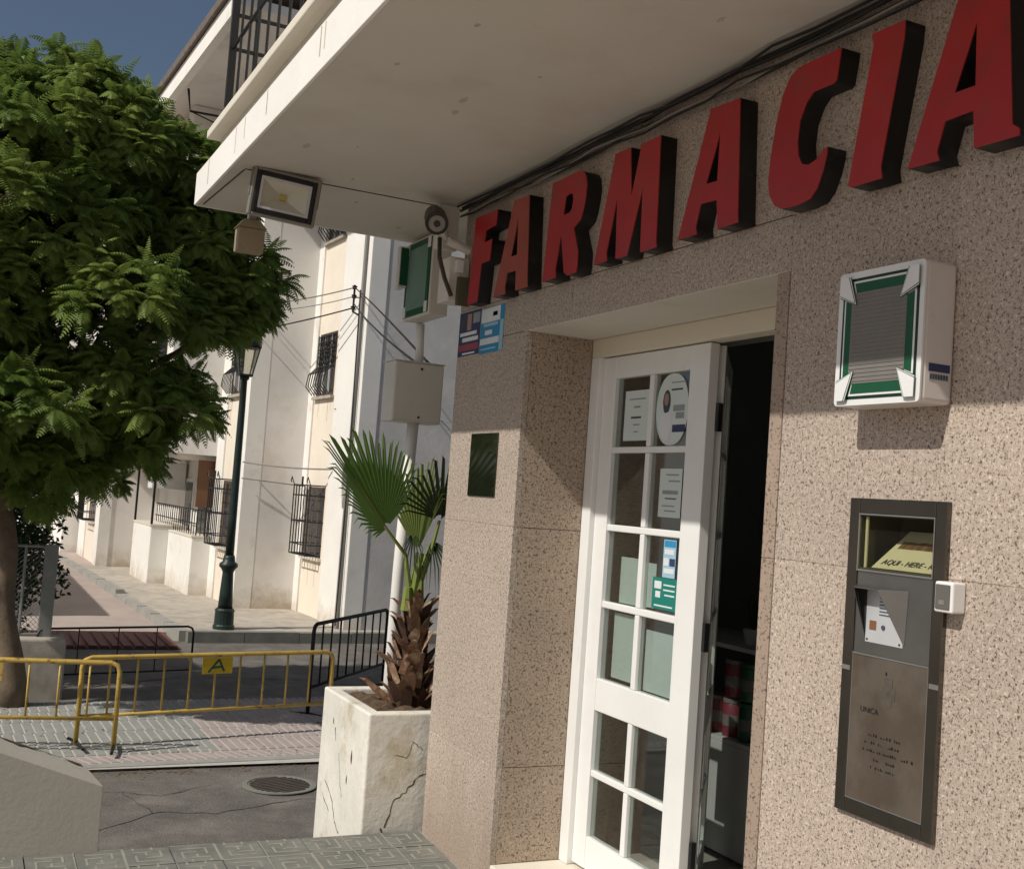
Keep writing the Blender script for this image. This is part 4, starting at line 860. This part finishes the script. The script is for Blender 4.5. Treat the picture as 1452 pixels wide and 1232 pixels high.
def fan(hub, axis, nrm, L, spread, nseg, m, name, split=.5, droop=.05, seedv=0, mind=.72, foldl=.2, foldr=.2):
    """pleated fan leaf folded along its midrib; foldl and foldr bend its two halves towards the viewer's side"""
    rnd = random.Random(seedv); axis = Vector(axis).normalized(); nrm = Vector(nrm); nrm = (nrm-axis*nrm.dot(axis)).normalized(); side = axis.cross(nrm)
    b = MB(); hub = Vector(hub); da = spread/nseg
    def pt_(a, r, off, dr):
        ph_ = foldr if a > 0 else foldl
        p = hub+axis*math.cos(a)*r+(side*math.cos(ph_)+nrm*(math.sin(ph_) if a > 0 else -math.sin(ph_)))*math.sin(a)*r+nrm*off
        return p+Vector((0,0,-droop*dr))
    for k in range(nseg):
        a = -spread/2+(k+.5)*da; u = abs(2*(k+.5)/nseg-1); Lk = L*(mind+(1-mind)*(1-u**1.6))*rnd.uniform(.90,1.05); sp = Lk*split*(1-.2*u)
        rs = [.03, sp*.5, sp]; L_ = []; C_ = []; R_ = []
        for r in rs:
            fold = .16*da*r
            L_.append(pt_(a-da/2,r,-fold,0)); C_.append(pt_(a,r,fold*2,0)); R_.append(pt_(a+da/2,r,-fold,0))
        r = (sp+Lk)*.55; hw = da*sp*.34/r; bend = rnd.uniform(-.04,.04)
        L_.append(pt_(a-hw+bend*.4,r,-.002,.3)); C_.append(pt_(a+bend*.4,r,.006,.3)); R_.append(pt_(a+hw+bend*.4,r,-.002,.3))
        tip = pt_(a+bend, Lk, 0, 1+1.5*rnd.random())
        vs = L_+C_+R_+[tip]; fs = []
        for i in range(3): fs += [(i,4+i,5+i,i+1),(4+i,8+i,9+i,5+i)]
        fs += [(3,7,12),(7,11,12)]
        b.add(vs, fs)
    return b.build(name, m, pm, smooth=False)
top = Vector((-.02,0,.62))
def stalk(hub, w=.012, bend=(0,0,.0)):
    h = Vector(hub); md = top.lerp(h,.5)+Vector(bend)
    b = MB(); b.tube([top-Vector((0,0,.1)),md,h], [w*1.8,w,w*.7], 7); return b.build('leaf_stalk', M['petiole'], pm)
h1 = (-.20,-.02,.92); stalk(h1, .011, (.03,0,.02)); fan(h1, (-.64,-.10,.77), (-.12,-.9,.25), .63, 2.6, 36, M['palm'], 'fan_leaf', .66, .02, 1, .46, .95, .15)
b = MB(); b.tube([Vector(h1),Vector(h1)+Vector((-.64,-.14,.77)).normalized()*.33], [.008,.003], 6); b.build('midrib', M['petiole'], pm)
h2 = (.08,-.06,.98); stalk(h2, .012, (.02,0,-.02)); fan(h2, (.12,-.2,1), (-.45,.85,.1), .45, 2.9, 22, M['palmdark'], 'fan_leaf', .40, .05, 2, .6, .5, .5)
h3 = (.01,.05,.80); stalk(h3, .013); fan(h3, (.05,.05,1), (-.75,-.7,.1), .58, 1.25, 18, M['palmyellow'], 'fan_leaf', .62, .03, 3, .7, .6, .6)
h4 = (.06,-.02,.86); stalk(h4, .010); fan(h4, (.30,-.3,-.75), (-.2,-.9,.3), .17, 2.2, 10, M['palmdark'], 'drooping_leaf', .35, .08, 4, .7, .6, .6)
h5 = (-.05,-.03,.90); fan(h5, (-.15,-.3,-.6), (-.2,-.9,.3), .16, 1.8, 9, M['palmdark'], 'drooping_leaf', .35, .08, 5, .7, .6, .6)
stalk((.0,-.05,.80), .016)
b = MB(); b.tube([top+Vector((-.03,-.01,-.12)),top+Vector((-.035,-.02,.0))], [.035,.02], 8); b.tube([top+Vector((.03,-.02,-.12)),top+Vector((.035,-.02,.05))], [.035,.015], 8); b.build('cut_stalk', M['petiole'], pm)

# ================================================================== LOW PARAPET AT THE LEFT
pr = thing('parapet_wall', (0,5.42,-.05), 'plain cream parapet wall with sloping chipped top at the pavement edge', 'wall')
zt_ = lambda x: .278-.375*(x-.70)
b = MB(); ny0, ny1 = 5.305, 5.50
b.add([(-2.6,ny0,-.9),(.70,ny0,-.9),(.70,ny0,zt_(.70)),(-2.6,ny0,zt_(-2.6)),(-2.6,ny1,-.9),(.64,ny1,-.9),(.64,ny1,zt_(.64)+.02),(-2.6,ny1,zt_(-2.6)+.02)], [(0,1,2,3),(5,4,7,6),(3,2,6,7),(1,5,6,2),(4,0,3,7)])
b.build('wall', M['render'], pr, bevel=.004)
b = MB(); n = 60
pts = []
for k in range(n+1):
    x = -1.0+1.62*k/n; pts.append((x, ny1-.012+random.uniform(-.012,.012)-(.02 if random.random() < .15 else 0)))
for (x,y),(x2,y2) in zip(pts, pts[1:]): b.quad((x,y,zt_(x)+.0225),(x2,y2,zt_(x2)+.0225),(x2,ny1+.006,zt_(x2)+.0225),(x,ny1+.006,zt_(x)+.0225))
b.build('chipped_edge', M['crack'], pr)

# ================================================================== CROWD BARRIERS
def barrier(name, label, cat, p, q, zt, zb, zf, nb, m, group=None, plate=None, r=.021, feet=True):
    p = Vector(p); q = Vector(q); d = (q-p); Ln = d.length; rz = math.atan2(d.y,d.x)
    t = thing(name, (p.x,p.y,zf), label, cat, group, rz=rz, local=True); zt -= zf; zb -= zf
    cr = .07
    b = MB(); b.tube([(0,0,0),(0,0,zt-cr),(cr*.3,0,zt-cr*.3),(cr,0,zt),(Ln-cr,0,zt),(Ln-cr*.3,0,zt-cr*.3),(Ln,0,zt-cr),(Ln,0,0)], r, 9); b.build('frame', m, t, smooth=True)
    MB().tube([(0,0,zb),(Ln,0,zb)], r*.8, 8).build('lower_rail', m, t, smooth=True)
    for k in range(1,nb): MB().tube([(Ln*k/nb,0,zb),(Ln*k/nb,0,zt)], r*.48, 6).build('bar', m, t, smooth=True)
    if feet:
        for x in (0,Ln): MB().tube([(x,-.22,.012),(x,0,.03),(x,.22,.012)], .014, 6).build('foot', M['iron'], t)
    return t, Ln, zt, zb
t, Ln, zt, zb = barrier('crowd_barrier', 'yellow crowd barrier with a lettered plate standing right of the other yellow one', 'barrier', (1.115,10.42), (3.46,10.86), .045, -.45, -.69, 10, M['yellow'], 'yellow crowd barriers')
pe = MB().box(Ln*.445,-.016,zt-.17,Ln*.565,-.010,zt-.022).build('plate', M['yellowsheet'], t)
b = MB(); cx = Ln*.505
for s in ((cx-.085,zt-.155,cx+.01,zt-.04),(cx+.01,zt-.04,cx+.065,zt-.15),(cx-.045,zt-.115,cx+.045,zt-.105)):
    p, q = Vector((s[0],-.0175,s[1])), Vector((s[2],-.0175,s[3])); n_ = (q-p).normalized().cross(Vector((0,1,0)))*.010
    b.prism([p-n_,q-n_,q+n_,p+n_], (0,.001,0))
b.build('lettering', M['graffiti'], pe)
t, Ln, zt, zb = barrier('crowd_barrier', 'yellow crowd barrier cut off by the left edge in front of the tree', 'barrier', (-.95,10.66), (1.40,10.24), .03, -.44, -.69, 10, M['yellow'], 'yellow crowd barriers')
MB().box(Ln*.56,-.016,zt-.17,Ln*.615,-.010,zt-.022).build('plate', M['yellow'], t)
barrier('crowd_barrier', 'black crowd barrier angled away behind the planter and white pole', 'barrier', (3.47,11.6), (4.85,13.2), .215, -.434, zr(11.6), 9, M['iron'])
barrier('crowd_barrier', 'dark barrier standing in the shade behind the yellow barriers', 'barrier', (.9,12.75), (2.55,13.15), -.02, -.50, zr(12.9), 4, M['iron'], r=.012, feet=False)

# ================================================================== LEFT: KERB BLOCK, FENCE, TREE, BUSH
kb = thing('concrete_block', (.9,12.75,zr(12.7)), 'grey concrete block under the wire fence beside the tree trunk', 'block')
part('block', M['concrete'], kb, [(.1,12.55,zr(12.7)-.05,1.17,12.95,-.10)], .02)
fn = thing('wire_fence', (.6,12.78,-.10), 'grey metal framed wire mesh fence panel behind the tree trunk', 'fence')
b = MB()
for q in (((-1.2,12.78,.82),(1.02,12.78,.82)),((-1.2,12.78,-.08),(1.02,12.78,-.08)),((.72,12.78,-.1),(.72,12.78,.82))): b.tube(q, .016, 6)
b.build('frame', M['galv'], fn)
part('post', M['galv'], fn, [(.90,12.75,-.1,1.03,12.81,.84)], .005)
b = MB()
for k in range(46):
    x = -1.2+.05*k
    for s in (1,-1):
        xa, xb = x, x+s*.9
        b.tube([(max(-1.2,min(.9,xa)),12.785,-.08+.9*abs((max(-1.2,min(.9,xa))-xa)/.9)),(max(-1.2,min(.9,xb)),12.785,.82-.9*abs((max(-1.2,min(.9,xb))-xb)/.9))], .003, 4, cap=False)
o = b.build('wire_mesh', M['galv'], fn)
def frond_verts(b, base, d, up, L, rnd, npin=12, wide=.09, droop=.6, pw=.021):
    d = d.normalized(); side = d.cross(up); side = side.normalized() if side.length > 1e-4 else Vector((1,0,0)); nn = side.cross(d)
    pts = []; p = Vector(base); dd = d.copy(); st_ = L/npin
    for k in range(npin+1):
        pts.append((p.copy(), dd.copy())); dd = (dd+Vector((0,0,-droop/npin))).normalized(); p = p+dd*st_
    V = b.v; F = b.f; Mi = b.m
    for k in range(1,npin+1):
        p, dd = pts[k]; t = k/npin; pl_ = wide*(math.sin(math.pi*min(1,.18+t*.80))**.7)*rnd.uniform(.85,1.1)
        sd = dd.cross(up); sd = sd.normalized() if sd.length > 1e-3 else side; n2 = sd.cross(dd)
        for s in (1,-1):
            e = sd*s*.92+dd*.38-n2*.30*1; e.normalize(); tip = p+e*pl_-Vector((0,0,pl_*.18)); wv = dd*pw*.5
            mid = p+e*pl_*.55
            o = len(V); V.extend((tuple(p-wv*.5),tuple(p+wv*.5),tuple(mid+wv),tuple(tip),tuple(mid-wv))); F.append((o,o+1,o+2,o+3,o+4)); Mi.append(0)
def limb(b, p, q, r0, r1, rnd, n=5, wob=.06, sides=7):
    p = Vector(p); q = Vector(q); pts = [p.lerp(q,k/n)+(Vector((rnd.uniform(-1,1),rnd.uniform(-1,1),rnd.uniform(-.5,1)))*wob*(q-p).length*(0 if k in (0,n) else 1)) for k in range(n+1)]
    b.tube(pts, [r0+(r1-r0)*k/n for k in range(n+1)], sides); return pts

def feathery_tree(root, base, fork, blobs, ntips, seedv, nfr=(9,14), L=(.20,.36), trunk_r=.115):
    rnd = random.Random(seedv); tb_ = MB(); base = Vector(base); fork = Vector(fork)
    tp = [base.lerp(fork,k/10)+Vector((.03*math.sin(k*1.1),.03*math.cos(k*1.3),0)) for k in range(11)]
    tb_.tube(tp, [trunk_r*(1.45,1.15,1.02,.97,.93,.92,.88,.86,.84,.84,.86)[k] for k in range(11)], 14)
    mains = []
    for c, rad in blobs:
        c = Vector(c); pts = limb(tb_, fork, c, trunk_r*.5, .025, rnd, 7, .05, 7); mains.append(pts)
    cb = MB(); tips = []
    small = []
    for c, rad in blobs:           # each bough carries several smaller leaf masses
        c = Vector(c); rad = Vector(rad)
        for q in range(7):
            u = Vector((rnd.gauss(0,1),rnd.gauss(0,1),rnd.gauss(0,1))).normalized()
            cc_ = c+Vector((u.x*rad.x,u.y*rad.y,u.z*rad.z))*.62; f = rnd.uniform(.34,.50)
            small.append((cc_, Vector((rad.x*f+.05,rad.y*f+.05,rad.z*f*.8+.03)), c))
            if q % 2 == 0: limb(tb_, c, cc_, .03, .010, rnd, 4, .08, 5)
    wsum = sum((r.x*r.y*r.z)**.67 for _,r,_ in small)
    for cc_, r, c in small:
        n = max(4, int(ntips*(r.x*r.y*r.z)**.67/wsum))
        for i in range(n):
            for _ in range(12):
                u = Vector((rnd.gauss(0,1),rnd.gauss(0,1),rnd.gauss(0,1))).normalized()
                tip = cc_+Vector((u.x*r.x,u.y*r.y,u.z*r.z))*rnd.uniform(.75,1.05)
                if u.z > -.6 and all((tip-t).length_squared > .016 for t in tips): break
            tips.append(tip)
            if rnd.random() < .3: limb(tb_, cc_, tip, .010, .004, rnd, 3, .06, 4)
            out = (Vector((u.x,u.y,u.z*.5+.45))).normalized(); ox = out.orthogonal().normalized(); oy = out.cross(ox)
            k = rnd.randint(*nfr); a0 = rnd.uniform(0,6.28); LL_ = rnd.uniform(*L)
            for j in range(k):
                a = a0+j*2.399; sp = .25+1.15*((j+.5)/k)+rnd.uniform(-.15,.15)
                d = (out*math.cos(sp)+(ox*math.cos(a)+oy*math.sin(a))*math.sin(sp))
                frond_verts(cb, tip, d, Vector((0,0,1)), LL_*rnd.uniform(.75,1.1), rnd, droop=rnd.uniform(.9,1.7))
    tb_.build('trunk', M['bark'], root, smooth=True)
    cb.build('crown', M['leaf'], root)

tr = thing('street_tree', (.70,12.2,zr(12.2)), 'dense feathery leaved green street tree behind the left yellow barrier', 'tree')
feathery_tree(tr, (.68,12.2,zr(12.2)), (.40,12.2,1.5), [
    ((.1,12.0,3.6),(1.25,1.4,1.3)), ((1.15,11.8,3.3),(1.25,1.25,1.2)), ((.75,11.9,4.7),(.95,1.1,.8)), ((.0,12.1,5.1),(.55,.8,.75)),
    ((1.75,12.3,4.55),(.75,.8,.65)), ((2.15,12.2,3.75),(.80,.8,.62)), ((1.55,11.9,2.3),(.85,.95,.6)), ((.3,11.8,2.2),(.95,1.1,.75)), ((-.9,12.2,4.2),(1.2,1.2,1.3)),
    ((1.2,12.4,5.15),(.45,.5,.4)), ((.55,12.0,5.25),(.5,.6,.42)), ((2.45,12.1,3.55),(.5,.5,.36)), ((-.5,12.2,2.7),(1.0,1.1,.9)), ((.35,12.4,1.65),(.95,1.0,.55)), ((1.2,12.3,1.75),(.6,.7,.4))], 1750, 11)
bu = thing('dark_shrub', (.55,13.5,zr(13.5)), 'dark leafy shrub in the shade behind the wire fence', 'shrub')
rnd = random.Random(5); b = MB(); sb_ = MB()
for i in range(7000):
    u = Vector((rnd.gauss(0,1),rnd.gauss(0,1),rnd.gauss(0,1))).normalized(); p = Vector((.42,13.6,.85))+Vector((u.x*.80,u.y*.7,u.z*1.15))*rnd.uniform(.3,1)*(1+.15*math.sin(5*u.x+7*u.z))
    d = Vector((rnd.uniform(-1,1),rnd.uniform(-1,1),rnd.uniform(-1,.5))).normalized(); s = d.orthogonal().normalized()*.02
    b.quad(p, p+d*.035+s, p+d*.08, p+d*.035-s)
b.build('foliage', M['bush'], bu)
for k in range(6): sb_.tube([(.45+.05*k-.12,13.6,zr(13.6)),(.45+.2*(k-2.5),13.6+rnd.uniform(-.3,.3),.9)], [.03,.012], 6)
sb_.build('stems', M['bark'], bu)

# ================================================================== LOW HOUSES ON THE NEAR-LEFT SIDE OF THE LANE (out of view, added to shade it)
for (ya, yb, zt_, lab) in ((13.4,16.2,3.2,'added unseen low house left of the lane, shading the red band by the tree'),(18.0,27.0,2.75,'added unseen long low house shading the lane further up')):
    hs = thing('shade_house', (-3.5,(ya+yb)/2,zr(ya)), lab, 'house')
    part('wall', M['white'], hs, [(-6,ya,zr(ya)-.1,-1.25,yb,zt_)]); part('roof', M['rooftile'], hs, [(-6.1,ya-.05,zt_+.001,-1.2,yb+.05,zt_+.10)])
    for k in range(int((yb-ya)/2)):
        w_ = part('window', M['shutter'], hs, [(-1.249,ya+.5+2*k,.4,-1.22,ya+1.2+2*k,1.5)]); part('pane', M['winglass'], w_, [(-1.219,ya+.56+2*k,.46,-1.21,ya+1.14+2*k,1.44)])

# dry leaflets blown along the kerbs
rl = random.Random(8); b = MB()
for k in range(420):
    if k < 260: x = rl.uniform(.6,3.2); y = 9.70+.045*x-abs(rl.gauss(0,.12)); z = zr(y)+.0
    else: x = rl.uniform(.6,4.5); y = 10.0+rl.random()*2.2; z = zr(y)+.027
    a = rl.uniform(0,6.28); r_ = rl.uniform(.008,.02); c_, s_ = math.cos(a)*r_, math.sin(a)*r_
    b.quad((x-c_,y-s_,z),(x+s_*.4,y-c_*.4,z+.004),(x+c_,y+s_,z+.001),(x-s_*.4,y+c_*.4,z+.005))
lf = b.build('leaf_litter', M['litter']); lf['kind'] = 'stuff'; lf['label'] = 'dry brown leaflets scattered along the kerb and ribbed paving'; lf['category'] = 'leaf litter'
# rain streaks under the sills of the far building
for (x_, y0_, y1_, z_) in ((.0285,1.36,2.22,.41),(.0285,1.36,2.22,3.08),(-.9915,3.18,3.92,.41),(-.9915,3.18,3.92,3.08)):
    for k in range(5):
        yy = rl.uniform(y0_,y1_); MB().box(x_,yy,z_-rl.uniform(.15,.5),x_+.001,yy+rl.uniform(.008,.03),z_).build('rain_streak', M['facade_streak'], apt)
